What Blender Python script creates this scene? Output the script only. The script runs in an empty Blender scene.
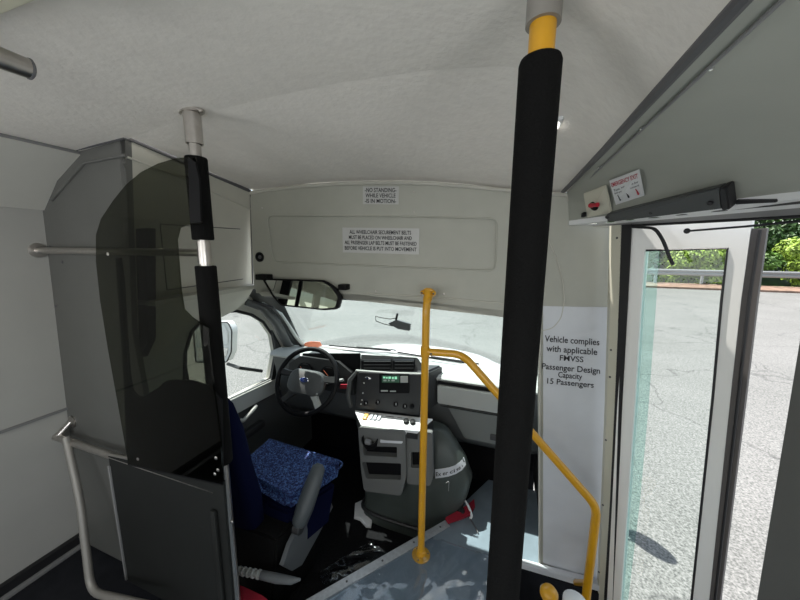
import bpy, bmesh, math, random
from mathutils import Vector, Matrix
from mathutils.bvhtree import BVHTree
random.seed(7)
V = Vector
COL = bpy.context.scene.collection

# ------------------------------------------------------------------ camera
F = 312.0; PITCH = math.radians(9.1); YAW = math.radians(19.3); ROLL = math.radians(0.44)
CO = V((0, 0, 1.5))
fw = V((-math.sin(YAW)*math.cos(PITCH), math.cos(YAW)*math.cos(PITCH), -math.sin(PITCH)))
r0 = V((math.cos(YAW), math.sin(YAW), 0)); u0 = r0.cross(fw)
rt = r0*math.cos(ROLL) + u0*math.sin(ROLL); up = u0*math.cos(ROLL) - r0*math.sin(ROLL)
cam = bpy.data.cameras.new('camera'); co = bpy.data.objects.new('camera', cam); COL.objects.link(co)
cam.sensor_width = 36; cam.lens = F/800*36; cam.clip_start = 0.02; cam.clip_end = 400
m = Matrix((rt, up, -fw)).transposed().to_4x4(); m.translation = CO; co.matrix_world = m
bpy.context.scene.camera = co

def ray(px, py): return fw*F + rt*(px-400) - up*(py-300)
def at(px, py, ax, val):                      # where a sight line meets a plane x/y/z = val
    d = ray(px, py); i = 'xyz'.index(ax); return CO + d*((val-CO[i])/d[i])
def onpl(px, py, a, b, c):
    n = (V(b)-V(a)).cross(V(c)-V(a)); d = ray(px, py); return CO + d*(((V(a)-CO).dot(n))/(d.dot(n)))

# ------------------------------------------------------------------ materials
def mat(name, col, rough=.5, metal=0, noise=0, scale=20, bump=0, bscale=60, spec=.5, trans=0, emit=None, coat=0):
    m = bpy.data.materials.new(name); m.use_nodes = True; nt = m.node_tree; b = nt.nodes['Principled BSDF']
    b.inputs['Base Color'].default_value = (*col, 1); b.inputs['Roughness'].default_value = rough
    b.inputs['Metallic'].default_value = metal; b.inputs['Specular IOR Level'].default_value = spec
    b.inputs['Coat Weight'].default_value = coat
    tc = nt.nodes.new('ShaderNodeTexCoord')
    if noise:
        n = nt.nodes.new('ShaderNodeTexNoise'); n.inputs['Scale'].default_value = scale; n.inputs['Detail'].default_value = 6
        nt.links.new(tc.outputs['Object'], n.inputs['Vector'])
        r = nt.nodes.new('ShaderNodeValToRGB'); r.color_ramp.elements[0].position = .3; r.color_ramp.elements[1].position = .7
        r.color_ramp.elements[0].color = (*[max(0, c*(1-noise)) for c in col], 1)
        r.color_ramp.elements[1].color = (*[min(1, c*(1+noise)) for c in col], 1)
        nt.links.new(n.outputs['Fac'], r.inputs['Fac']); nt.links.new(r.outputs['Color'], b.inputs['Base Color'])
    if bump:
        n = nt.nodes.new('ShaderNodeTexNoise'); n.inputs['Scale'].default_value = bscale; n.inputs['Detail'].default_value = 4
        nt.links.new(tc.outputs['Object'], n.inputs['Vector'])
        bp = nt.nodes.new('ShaderNodeBump'); bp.inputs['Strength'].default_value = bump; bp.inputs['Distance'].default_value = .004
        nt.links.new(n.outputs['Fac'], bp.inputs['Height']); nt.links.new(bp.outputs['Normal'], b.inputs['Normal'])
    if emit: b.inputs['Emission Color'].default_value = (*emit[0], 1); b.inputs['Emission Strength'].default_value = emit[1]
    return m
def glass(name, col, gloss=.06, rough=.0, fres=1.45):
    m = bpy.data.materials.new(name); m.use_nodes = True; nt = m.node_tree; nt.nodes.remove(nt.nodes['Principled BSDF'])
    o = nt.nodes['Material Output']; t = nt.nodes.new('ShaderNodeBsdfTransparent'); t.inputs[0].default_value = (*col, 1)
    g = nt.nodes.new('ShaderNodeBsdfGlossy'); g.inputs['Roughness'].default_value = rough
    lw = nt.nodes.new('ShaderNodeLayerWeight'); lw.inputs['Blend'].default_value = .5
    pw = nt.nodes.new('ShaderNodeMath'); pw.operation = 'POWER'; pw.inputs[1].default_value = 5; nt.links.new(lw.outputs['Facing'], pw.inputs[0])
    fr = nt.nodes.new('ShaderNodeMath'); fr.operation = 'MULTIPLY_ADD'; fr.inputs[1].default_value = .7; fr.inputs[2].default_value = ((fres-1)/(fres+1))**2*.8
    nt.links.new(pw.outputs[0], fr.inputs[0])
    mx = nt.nodes.new('ShaderNodeMixShader'); nt.links.new(fr.outputs[0], mx.inputs[0])
    nt.links.new(t.outputs[0], mx.inputs[1]); nt.links.new(g.outputs[0], mx.inputs[2]); nt.links.new(mx.outputs[0], o.inputs['Surface'])
    return m
M = {}
M['ceil'] = mat('ceiling_fibreglass', (.83,.79,.73), .55, noise=.03, scale=30, bump=.35, bscale=70)
M['panel'] = mat('grey_cab_plastic', (.42,.42,.365), .5, noise=.03, scale=12, bump=.06, bscale=250)
M['side'] = mat('warm_moulded_plastic', (.52,.51,.45), .5, noise=.03, scale=10, bump=.06, bscale=250)
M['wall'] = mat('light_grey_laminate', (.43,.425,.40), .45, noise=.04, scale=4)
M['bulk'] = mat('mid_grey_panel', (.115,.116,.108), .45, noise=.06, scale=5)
M['cove'] = mat('grey_green_moulding', (.39,.40,.35), .5, noise=.03, scale=8, bump=.05, bscale=200)
M['seam'] = mat('dark_grey_gasket', (.10,.10,.105), .6)
M['trimg'] = mat('grey_moulding_strip', (.24,.24,.24), .5)
M['barrier'] = mat('charcoal_panel', (.020,.021,.020), .6, spec=.15, noise=.08, scale=6)
M['black'] = mat('black_plastic', (.006,.006,.007), .5, spec=.15)
M['foam'] = mat('black_foam', (.006,.006,.006), .9, bump=.5, bscale=300, spec=.12)
M['steel'] = mat('brushed_steel', (.55,.52,.49), .3, 1, noise=.06, scale=60)
M['chrome'] = mat('chrome', (.8,.8,.8), .12, 1)
M['alu'] = mat('aluminium_strip', (.50,.52,.54), .42, .6, noise=.12, scale=60)
M['yellow'] = mat('yellow_powder_coat', (.66,.33,.012), .32, noise=.05, scale=20, coat=.3)
M['sock'] = mat('grey_socket', (.30,.285,.26), .45, .3)
M['vinyl'] = mat('blue_grey_vinyl', (.17,.21,.245), .3, noise=.12, scale=9, bump=.1, bscale=90)
M['darkfl'] = mat('dark_cab_carpet', (.010,.010,.011), .9, noise=.3, scale=80, spec=.08)
M['darkvin'] = mat('black_vinyl_and_shade', (.014,.015,.019), .6, noise=.2, scale=20, spec=.2)
M['white'] = mat('white_plastic', (.78,.79,.79), .4)
M['sheet'] = mat('bluish_white_laminate', (.60,.62,.65), .35, noise=.06, scale=6)
M['sign'] = mat('white_sign_vinyl', (.52,.52,.50), .4)
M['ink'] = mat('black_ink', (.02,.02,.025), .5)
M['red'] = mat('red_ink', (.45,.03,.05), .5)
M['redp'] = mat('red_plastic', (.50,.02,.04), .35)
M['redf'] = mat('dark_red_fabric', (.30,.008,.025), .85, bump=.4, bscale=200)
M['post'] = mat('cream_post', (.60,.585,.48), .4)
M['doorw'] = mat('white_door_paint', (.86,.855,.82), .35)
M['gask'] = mat('grey_rubber_gasket', (.10,.09,.085), .6)
M['blk'] = mat('black_rubber', (.015,.015,.017), .5)
M['opbox'] = mat('dark_grey_cover', (.075,.08,.08), .45)
M['glass'] = glass('clear_glass', (.93,.96,.95), fres=1.35)
M['shield'] = glass('windshield_glass', (.88,.93,.92), fres=1.3)
M['plexi'] = glass('smoked_acrylic', (.40,.41,.36), fres=1.4)
M['teal'] = glass('green_reflection_tint', (.80,.92,.90), fres=1.5)
M['film'] = glass('clear_plastic_film', (.93,.95,.97), rough=.08, fres=1.7)
M['mirror'] = mat('mirror_glass', (.85,.87,.88), .02, 1)
M['dash'] = mat('dark_grey_dash', (.028,.029,.030), .5, bump=.1, bscale=250)
M['dashl'] = mat('light_grey_dash', (.44,.455,.435), .45, bump=.1, bscale=250)
M['dashm'] = mat('medium_grey_dash', (.085,.09,.09), .5, bump=.1, bscale=250)
M['dog'] = mat('grey_green_cover', (.06,.072,.066), .4, noise=.08, scale=5, bump=.1, bscale=150)
M['seatd'] = mat('navy_side_fabric', (.002,.0035,.020), .9, spec=.08, bump=.3, bscale=200)
M['hood'] = mat('white_bodywork', (.75,.77,.78), .25, coat=.4)
M['orange'] = mat('orange_sticker', (.75,.22,.12), .5)
M['amber'] = mat('amber_switch', (.80,.45,.12), .4)
M['blue'] = mat('blue_emblem', (.01,.03,.16), .3)
M['lcd'] = mat('green_display', (.03,.06,.04), .3, emit=((.15,.4,.25), .10))
M['cream'] = mat('cream_hatch', (.62,.60,.47), .5)
M['armr'] = mat('grey_vinyl_armrest', (.055,.065,.07), .5)
M['shieldp'] = mat('grey_seat_shield', (.11,.12,.125), .45)
M['bark'] = mat('bark', (.10,.07,.05), .9, noise=.3)
M['curb'] = mat('brown_leaf_litter', (.23,.15,.11), .9, noise=.3, scale=3)
M['galv'] = mat('galvanised_rail', (.26,.27,.27), .6, .1)
def leafm(n, c):
    m = mat(n, c, .5, noise=.35, scale=1.5); m.node_tree.nodes['Principled BSDF'].inputs['Subsurface Weight'].default_value = 0
    return m
M['leaf1'] = leafm('dark_leaves', (.05,.11,.025)); M['leaf2'] = leafm('mid_leaves', (.10,.20,.035)); M['leaf3'] = leafm('bright_leaves', (.26,.38,.05))
# speckled blue seat cloth
def cloth():
    m = mat('blue_speckled_cloth', (.02,.05,.2), .85); nt = m.node_tree; b = nt.nodes['Principled BSDF']
    tc = nt.nodes.new('ShaderNodeTexCoord'); v = nt.nodes.new('ShaderNodeTexNoise'); v.inputs['Scale'].default_value = 95; v.inputs['Detail'].default_value = 3; v.inputs['Distortion'].default_value = 1.5
    r = nt.nodes.new('ShaderNodeValToRGB'); e = r.color_ramp.elements
    e[0].position = .44; e[0].color = (.002,.006,.045,1); e[1].position = .60; e[1].color = (.07,.15,.34,1)
    e2 = r.color_ramp.elements.new(.52); e2.color = (.008,.025,.13,1)
    nt.links.new(tc.outputs['Object'], v.inputs['Vector']); nt.links.new(v.outputs['Fac'], r.inputs['Fac']); nt.links.new(r.outputs['Color'], b.inputs['Base Color'])
    return m
M['cloth'] = cloth()
def asphalt():
    m = mat('worn_pale_asphalt', (.3,.3,.3), .95); nt = m.node_tree; b = nt.nodes['Principled BSDF']
    tc = nt.nodes.new('ShaderNodeTexCoord')
    n1 = nt.nodes.new('ShaderNodeTexNoise'); n1.inputs['Scale'].default_value = 55; n1.inputs['Detail'].default_value = 4; n1.inputs['Roughness'].default_value = .7
    n2 = nt.nodes.new('ShaderNodeTexNoise'); n2.inputs['Scale'].default_value = .5; n2.inputs['Detail'].default_value = 5
    r1 = nt.nodes.new('ShaderNodeValToRGB'); e = r1.color_ramp.elements; e[0].position = .36; e[0].color = (.080,.083,.079,1); e[1].position = .64; e[1].color = (.272,.268,.260,1)
    r2 = nt.nodes.new('ShaderNodeValToRGB'); e = r2.color_ramp.elements; e[0].position = .3; e[0].color = (.82,.83,.82,1); e[1].position = .7; e[1].color = (1,1,1,1)
    mx = nt.nodes.new('ShaderNodeMixRGB'); mx.blend_type = 'MULTIPLY'; mx.inputs[0].default_value = 1
    for n in (n1, n2): nt.links.new(tc.outputs['Object'], n.inputs['Vector'])
    nt.links.new(n1.outputs['Fac'], r1.inputs[0]); nt.links.new(n2.outputs['Fac'], r2.inputs[0])
    nt.links.new(r1.outputs[0], mx.inputs[1]); nt.links.new(r2.outputs[0], mx.inputs[2])
    vo = nt.nodes.new('ShaderNodeTexVoronoi'); vo.feature = 'DISTANCE_TO_EDGE'; vo.inputs['Scale'].default_value = .28
    nd = nt.nodes.new('ShaderNodeTexNoise'); nd.inputs['Scale'].default_value = 1.2; nd.inputs['Detail'].default_value = 6
    ma = nt.nodes.new('ShaderNodeVectorMath'); ma.operation = 'ADD'; nt.links.new(tc.outputs['Object'], nd.inputs['Vector'])
    nt.links.new(tc.outputs['Object'], ma.inputs[0]); nt.links.new(nd.outputs['Color'], ma.inputs[1]); nt.links.new(ma.outputs[0], vo.inputs['Vector'])
    r3 = nt.nodes.new('ShaderNodeValToRGB'); e = r3.color_ramp.elements; e[0].position = .0; e[0].color = (.55,.55,.56,1); e[1].position = .006; e[1].color = (1,1,1,1)
    nt.links.new(vo.outputs[0], r3.inputs[0]); mx2 = nt.nodes.new('ShaderNodeMixRGB'); mx2.blend_type = 'MULTIPLY'; mx2.inputs[0].default_value = 1
    nt.links.new(mx.outputs[0], mx2.inputs[1]); nt.links.new(r3.outputs[0], mx2.inputs[2]); nt.links.new(mx2.outputs[0], b.inputs['Base Color'])
    return m
M['asphalt'] = asphalt()

# ------------------------------------------------------------------ mesh builder
class MB:
    def __init__(s): s.bm = bmesh.new()
    def add(s, b):
        me = bpy.data.meshes.new('t'); b.to_mesh(me); b.free(); s.bm.from_mesh(me); bpy.data.meshes.remove(me); return s
    def box(s, c, size, rot=None, bev=0, seg=2):
        b = bmesh.new(); bmesh.ops.create_cube(b, size=1)
        for v in b.verts: v.co = V((v.co.x*size[0], v.co.y*size[1], v.co.z*size[2]))
        if bev: bmesh.ops.bevel(b, geom=list(b.edges), offset=bev, segments=seg, affect='EDGES', profile=.5)
        R = rot if rot else Matrix.Identity(3)
        for v in b.verts: v.co = R @ v.co + V(c)
        return s.add(b)
    def hexa(s, bot, top, bev=0, seg=2):        # two loops of n points
        b = bmesh.new(); n = len(bot)
        A = [b.verts.new(V(p)) for p in bot]; B = [b.verts.new(V(p)) for p in top]
        b.faces.new(A[::-1]); b.faces.new(B)
        for i in range(n): b.faces.new((A[i], A[(i+1) % n], B[(i+1) % n], B[i]))
        bmesh.ops.recalc_face_normals(b, faces=b.faces)
        if bev: bmesh.ops.bevel(b, geom=list(b.edges), offset=bev, segments=seg, affect='EDGES')
        return s.add(b)
    def plate(s, outer, holes, vec, bev=0):     # planar outline with holes, given a thickness
        b = bmesh.new(); es = []
        for loop in [outer]+list(holes):
            vs = [b.verts.new(V(p)) for p in loop]
            for i in range(len(vs)): es.append(b.edges.new((vs[i], vs[(i+1) % len(vs)])))
        if holes: bmesh.ops.triangle_fill(b, use_beauty=True, use_dissolve=False, edges=es)
        else: b.faces.new(list(b.verts))
        r = bmesh.ops.extrude_face_region(b, geom=list(b.faces), use_keep_orig=True)
        for g in r['geom']:
            if isinstance(g, bmesh.types.BMVert): g.co += V(vec)
        bmesh.ops.recalc_face_normals(b, faces=b.faces)
        return s.add(b)
    def tube(s, pts, r, n=16, cap=True, closed=False):
        pts = [V(p) for p in pts]; b = bmesh.new(); rings = []; N = len(pts)
        rr = r if isinstance(r, (list, tuple)) else [r]*N; prev = None
        for i, p in enumerate(pts):
            if closed: t = (pts[(i+1) % N]-pts[i-1]).normalized()
            else: t = (pts[min(i+1, N-1)]-pts[max(i-1, 0)]).normalized()
            if prev is None: a = t.orthogonal().normalized()
            else: a = (prev - t*prev.dot(t)).normalized()
            prev = a; c = t.cross(a)
            rings.append([b.verts.new(p + (a*math.cos(2*math.pi*k/n)+c*math.sin(2*math.pi*k/n))*rr[i]) for k in range(n)])
        L = N if closed else N-1
        for i in range(L):
            A, B = rings[i], rings[(i+1) % N]
            for k in range(n): b.faces.new((A[k], A[(k+1) % n], B[(k+1) % n], B[k]))
        if cap and not closed: b.faces.new(rings[0][::-1]); b.faces.new(rings[-1])
        return s.add(b)
    def lathe(s, prof, o, axis=(0, 0, 1), n=24):   # prof: (radius, height) along axis
        ax = V(axis).normalized(); o = V(o)
        pts = [o+ax*h for r, h in prof]
        b = bmesh.new(); a = ax.orthogonal().normalized(); c = ax.cross(a); rings = []
        for (r, h), p in zip(prof, pts):
            rings.append([b.verts.new(p+(a*math.cos(2*math.pi*k/n)+c*math.sin(2*math.pi*k/n))*max(r, 1e-5)) for k in range(n)])
        for A, B in zip(rings, rings[1:]):
            for k in range(n): b.faces.new((A[k], A[(k+1) % n], B[(k+1) % n], B[k]))
        b.faces.new(rings[0][::-1]); b.faces.new(rings[-1])
        return s.add(b)
    def loft(s, loops, cap=True, closed=True):
        b = bmesh.new(); R = [[b.verts.new(V(p)) for p in l] for l in loops]; n = len(R[0])
        for A, B in zip(R, R[1:]):
            for k in range(n if closed else n-1): b.faces.new((A[k], A[(k+1) % n], B[(k+1) % n], B[k]))
        if cap and closed: b.faces.new(R[0][::-1]); b.faces.new(R[-1])
        bmesh.ops.recalc_face_normals(b, faces=b.faces)
        return s.add(b)
    def ball(s, c, r, sub=3, sc=(1, 1, 1), R=None):
        b = bmesh.new(); bmesh.ops.create_icosphere(b, subdivisions=sub, radius=1)
        for v in b.verts:
            q = V((v.co.x*r*sc[0], v.co.y*r*sc[1], v.co.z*r*sc[2]))
            v.co = (R @ q if R else q) + V(c)
        return s.add(b)
    def solid(s, th):                              # thicken an open surface
        bmesh.ops.recalc_face_normals(s.bm, faces=s.bm.faces)
        bmesh.ops.solidify(s.bm, geom=list(s.bm.faces), thickness=th); return s
    def build(s, name, m, parent=None, smooth=35, **k):
        me = bpy.data.meshes.new(name); s.bm.to_mesh(me); s.bm.free(); me.materials.append(m)
        me.shade_smooth(); me.set_sharp_from_angle(angle=math.radians(smooth))
        o = bpy.data.objects.new(name, me); COL.objects.link(o)
        if parent:
            o.parent = parent; bpy.context.view_layer.update()
            o.matrix_parent_inverse = parent.matrix_world.inverted()
        for a, b in k.items(): o[a] = b
        return o
def thing(name, label, cat, loc=(0, 0, 0), group=None):
    o = bpy.data.objects.new(name, None); COL.objects.link(o); o.location = loc; o.empty_display_size = .05
    o['label'] = label; o['category'] = cat
    if group: o['group'] = group
    bpy.context.view_layer.update(); return o
def tag(o, label, cat, group=None):
    o['label'] = label; o['category'] = cat
    if group: o['group'] = group
    return o
def struct(mb, name, m, parent=None, **k):
    o = mb.build(name, m, parent, **k)
    if not parent: o['kind'] = 'structure'
    return o
def fillet(pts, r, n=6):
    pts = [V(p) for p in pts]; out = [pts[0]]
    for a, b, c in zip(pts, pts[1:], pts[2:]):
        d1 = (a-b); d2 = (c-b); q = min(r, d1.length*.49, d2.length*.49); p1 = b+d1.normalized()*q; p2 = b+d2.normalized()*q
        for i in range(n+1):
            t = i/n; out.append(p1*(1-t)**2+b*2*t*(1-t)+p2*t*t)
    out.append(pts[-1]); return out
def roundloop(pts, r, n=4):
    pts = [V(p) for p in pts]; out = []; N = len(pts)
    for i in range(N):
        a, b, c = pts[i-1], pts[i], pts[(i+1) % N]; d1 = a-b; d2 = c-b; q = min(r, d1.length*.45, d2.length*.45)
        p1 = b+d1.normalized()*q; p2 = b+d2.normalized()*q
        for j in range(n+1):
            t = j/n; out.append(p1*(1-t)**2+b*2*t*(1-t)+p2*t*t)
    return out
def rrect(cx, cy, w, h, r, n=5):
    L = []
    for sx, sy, a0 in ((1, 1, 0), (-1, 1, 90), (-1, -1, 180), (1, -1, 270)):
        for i in range(n+1):
            a = math.radians(a0+90*i/n); L.append((cx+sx*(w/2-r)+r*math.cos(a), cy+sy*(h/2-r)+r*math.sin(a)))
    return L
# lettering: lines laid into a quad (TL, TR, BR, BL) with a small lift off it
def lettering(quad, lines, m, parent, lift=.002, name='lettering'):
    TL, TR, BR, BL = [V(q) for q in quad]; nrm = (TR-TL).cross(BL-TL).normalized()
    if nrm.dot(CO-TL) < 0: nrm = -nrm
    out = bmesh.new()
    for txt, u0_, u1_, v0_, v1_ in lines:
        cu = bpy.data.curves.new('t', 'FONT'); cu.body = txt; cu.resolution_u = 3; cu.offset = .014
        o = bpy.data.objects.new('t', cu); COL.objects.link(o); bpy.context.view_layer.update()
        me = bpy.data.meshes.new_from_object(o.evaluated_get(bpy.context.evaluated_depsgraph_get()))
        xs = [v.co.x for v in me.vertices]; x0, x1 = min(xs), max(xs)
        for v in me.vertices:
            u = u0_ + (v.co.x-x0)/(x1-x0)*(u1_-u0_); w = v1_ - (v.co.y/.72)*(v1_-v0_)
            p = (TL*(1-u)+TR*u)*(1-w) + (BL*(1-u)+BR*u)*w
            v.co = p + nrm*lift
        out.from_mesh(me); bpy.data.objects.remove(o); bpy.data.curves.remove(cu); bpy.data.meshes.remove(me)
    mb = MB(); mb.bm.free(); mb.bm = out
    return mb.build(name, m, parent)
def screw(p, n, r=.005, parent=None, m=None, name='screw'):
    n = V(n).normalized()
    return MB().lathe([(r, 0), (r, .0015), (r*.6, .003), (0, .0032)], V(p), n, 10).build(name, m or M['steel'], parent)

# ================================================================== SETTING
LEAN = .0755
# header / front bulkhead plane
HA, HB, HC = V((-1.35, 1.35, 1)), V((.2, 1.45, 1)), V((.2, 1.45, 0))
HN = (HB-HA).cross(HC-HB).normalized()
if HN.y > 0: HN = -HN
def hp(px, py, off=0): return onpl(px, py, HA+HN*off, HB+HN*off, HC+HN*off)
hdr = [(250,191),(270,188),(300,184.5),(345,181.5),(390,180.5),(430,181.5),(480,185.5),(520,189.5),(545,191.5),(567,193),(579,222),(612,226),(608,420),(603,592),(539.5,566),(538,322),(500,317),(440,306),(400,302),(345,299),(300,297),(262,296),(254,288)]
rec = [(268,215),(384,215),(497,218),(497,243),(495,271),(384,267),(272,262)]
recl = roundloop([hp(*p) for p in [(267,215.5),(384,216),(497,218.5),(495.5,271),(384,266.5),(273,262)]], .035)
mb = MB().plate([hp(*p) for p in hdr], [recl], -HN*.025)
wf = struct(mb, 'wall_front', M['panel'])
MB().plate([p - HN*.007 for p in recl], [], -HN*.01).build('recessed_panel', M['panel'], wf)
MB().tube([p + HN*.0005 for p in recl], .004, 8, closed=True).build('recess_rim', M['panel'], wf)
# moulding along the arch between header and ceiling
arch = [hp(x, y+2, .006) for x, y in hdr[:10]]
MB().tube(arch, .008, 8).build('arch_moulding', M['side'], wf)
# raised corner flap and header fold
flap = [hp(x, y, .003) for x, y in ((541,228),(550,243),(558,262),(563,282),(564.5,300),(561,318),(553,328),(541,331))]
MB().tube(fillet(flap, .02), .0028, 8).build('flap_edge', M['side'], wf)
MB().tube([hp(262,292,.002), hp(345,293,.002), hp(420,296,.002), hp(538,306,.002)], .003, 8).build('fold_line', M['side'], wf)
lip = [hp(262,296,0)+V((0,.02,0)), hp(345,299,0)+V((0,.02,0)), hp(440,306,0)+V((0,.02,0)), hp(538,322,0)+V((0,.02,0))]
MB().tube(lip, .009, 8).build('lower_lip', M['trimg'], wf)
for q in ((380,184),(414,192),(414,212),(500,190),(376,291),(444,294),(262,208),(553,327),(268,288)): screw(hp(*q), HN, .0045, wf)
# header underside running forward to the windshield top
mb = MB().hexa([hp(256,293), hp(345,299), hp(538,321), (.2,1.58,1.25), (-.7,1.60,1.27), (-1.32,1.56,1.27)], [V(p)+V((0,0,.03)) for p in [hp(256,293), hp(345,299), hp(538,321), (.2,1.58,1.25), (-.7,1.60,1.27), (-1.32,1.56,1.27)]])
struct(mb, 'trim_1', M['panel'])

# ceiling
prof = [(-1.557,1.857),(-1.40,1.866),(-1.255,1.873),(-1.1,1.893),(-.93,1.905),(-.7,1.918),(-.45,1.922),(-.2,1.912),(-.03,1.892),(.06,1.862),(.13,1.812),(.197,1.737)]
front = [hp(x, y-1) for x, y in ((250,191),(262,189),(285,186.3),(310,183.5),(345,181.5),(390,180.5),(430,181.5),(470,184.7),(505,188.5),(535,190.8),(567,193))]
def fz(x):
    for a, b in zip(front, front[1:]):
        if a.x <= x <= b.x: t = (x-a.x)/(b.x-a.x); return a.y*(1-t)+b.y*t, a.z*(1-t)+b.z*t
    return (front[0].y, front[0].z) if x < front[0].x else (front[-1].y, front[-1].z)
def pz(x):
    for a, b in zip(prof, prof[1:]):
        if a[0] <= x <= b[0]: t = (x-a[0])/(b[0]-a[0]); return a[1]*(1-t)+b[1]*t
    return prof[-1][1]
XS = [-1.255+i*(1.452/30) for i in range(31)]
rows = []
for j in range(9):
    t = j/8; row = []
    for x in XS:
        xf = front[0].x + (x+1.255)/1.452*(front[-1].x-front[0].x)
        y1, z1 = fz(xf); s_ = t*t*(3-2*t)*.4+t*.6
        row.append(V((x*(1-t)+xf*t, .775*(1-t)+(y1+.03)*t, pz(x)*(1-s_)+z1*s_)))
    rows.append(row)
mb = MB().loft(rows, closed=False)
XR = [-1.557+i*(1.754/36) for i in range(37)]
mb.loft([[V((x, y, pz(x))) for x in XR] for y in (-2.6, -1, 0, .4, .775)], closed=False)
bmesh.ops.remove_doubles(mb.bm, verts=mb.bm.verts, dist=.0005)
for f in mb.bm.faces: f.normal_update()
for f in mb.bm.faces:
    if f.normal.z > 0: f.normal_flip()
r = bmesh.ops.extrude_face_region(mb.bm, geom=list(mb.bm.faces), use_keep_orig=True)
for g in r['geom']:
    if isinstance(g, bmesh.types.BMVert): g.co.z += .03
ceil = struct(mb, 'ceiling', M['ceil'])

# left wall, with the passenger windows behind the camera
def lx(z): return -1.997+.085*z
def wallplate(ylo, yhi, zlo, zhi, xf, holes, out):
    O = [(xf(zlo), ylo, zlo), (xf(zlo), yhi, zlo), (xf(zhi), yhi, zhi), (xf(zhi), ylo, zhi)]
    H = [[(xf(c), a, c), (xf(c), b, c), (xf(d), b, d), (xf(d), a, d)] for a, b, c, d in holes]
    return MB().plate(O, H, out)
wl = struct(wallplate(-2.6, .79, -.02, 1.663, lx, [(-2.3,-1.3,.85,1.5), (-1.1,-.1,.85,1.5)], (-.03,0,0)), 'wall_left', M['wall'])
MB().loft([[(-1.855,-2.6,1.663),(-1.73,-2.6,1.775),(-1.557,-2.6,1.857)],[(-1.855,.79,1.663),(-1.73,.79,1.775),(-1.557,.79,1.857)]], closed=False).solid(.015).build('cove_panel', mat('warm_cove_laminate', (.60,.59,.54), .45, noise=.03, scale=5), wl)
MB().box((lx(1.663)+.004,-.9,1.665), (.012,3.38,.016), bev=.004).build('upper_moulding', M['trimg'], wl)
MB().box((-1.557,-.9,1.852), (.014,3.38,.012), bev=.003).build('ceiling_moulding', M['trimg'], wl)
MB().box((lx(.75)+.004,-.9,.75), (.01,3.38,.012), bev=.003).build('belt_moulding', M['trimg'], wl)
struct(MB().box((lx(.02)+.012,-.9,.03), (.03,3.36,.07), bev=.006), 'baseboard_left', M['blk'])
MB().box((lx(.02)+.03,-.9,.012), (.03,3.36,.02), bev=.004).build('baseboard_lip', M['trimg'], bpy.data.objects['baseboard_left'])
# rear wall
struct(MB().plate([(-2.03,-2.6,-.02),(.75,-2.6,-.02),(.62,-2.6,1.61),(.2,-2.6,1.75),(-.03,-2.6,1.9),(-.45,-2.6,1.93),(-1.56,-2.6,1.86),(-1.86,-2.6,1.66)],
    [[(-1.4,-2.6,.8),(-.1,-2.6,.8),(-.1,-2.6,1.5),(-1.4,-2.6,1.5)]], (0,-.03,0)), 'wall_rear', M['wall'])

# left bulkhead behind the driver
by = .775
bl = [(36,207),(72,151),(125,138),(129,250),(132,330)]
pts = [at(x, y, 'y', by) for x, y in bl] + [V((-1.33,by,.5)), V((-1.32,by,-.02)), V((-2.0,by,-.02)), V((lx(.75),by,.75))]
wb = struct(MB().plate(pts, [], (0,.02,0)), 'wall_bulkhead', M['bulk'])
MB().tube([at(33,209,'y',by-.008), at(70,150,'y',by-.008), at(125,136.5,'y',by-.008)], .009, 8).build('corner_moulding', M['seam'], wb)
MB().tube([at(52,200,'y',by-.002), at(84,163,'y',by-.002), at(126,155,'y',by-.002)], .006, 8).build('raised_rib', M['bulk'], wb)
for q in ((43,226),(44,247),(56,306),(62,262),(50,247)): screw(at(q[0], q[1], 'y', by-.001), (0,-1,0), .007, wb, M['seam'])
# moulded panel over the driver
SA, SB, SC = at(125,138,'y',by), hp(250,191), at(129,250,'y',by)
def sp(px, py, off=0): return onpl(px, py, SA+V((off,0,0)), SB+V((off,0,0)), SC+V((off,0,0)))
side = [(125,138),(250,192),(253,289),(247,300),(236,310),(222,317),(205,320),(192,318),(182,328),(170,345),(160,352),(133,356),(129,250)]
ws_ = struct(MB().plate([sp(*p) for p in side], [], (-.03,0,0)), 'wall_overhead_left', M['side'])
MB().tube([sp(126,137,.005), sp(250,191,.005)], .008, 8).build('top_moulding', M['seam'], ws_)
MB().tube([sp(127,157,.001), sp(190,181,.001), sp(250,209,.001)], .004, 8).build('moulding_ridge', M['side'], ws_)
MB().tube([sp(250.5,194,.003), sp(253,288,.003)], .0035, 6).build('corner_seam', M['seam'], ws_)
for a, b in (((160,224),(240,229)), ((160,224),(167,290)), ((167,290),(243,279))):
    MB().tube([sp(*a,.0005), sp(*b,.0005)], .0022, 6).build('locker_seam', M['seam'], ws_)

# cab side (driver door) wall at x = -1.62
DX = -1.62
win = [at(x, y, 'x', DX) for x, y in ((270,378.5),(275,352),(272,335),(263,322),(252,315),(236,311),(218,312),(203,319),(191,332),(185,352),(184,385),(186,423))]
outer = [V((DX,.80,-.25)), V((DX,2.2,-.25)), V((DX,2.2,.58)), V((DX,1.95,.70)), V((DX,1.80,.95)), V((DX,1.66,1.15)), V((DX,1.5,1.30)), V((DX,.80,1.30))]
wc = struct(MB().plate(outer, [win], (-.04,0,0)), 'wall_cab_left', M['side'])
MB().tube([p+V((.002,0,0)) for p in win], .010, 8, closed=True).build('window_seal', M['blk'], wc)
gl = struct(MB().plate([p+V((-.025,0,0)) for p in win], [], (-.004,0,0)), 'window_1', M['glass'])
MB().tube([V((DX-.02,1.13,1.09)), V((DX-.02,1.17,.5))], .008, 8).build('window_divider', M['blk'], gl)
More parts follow.
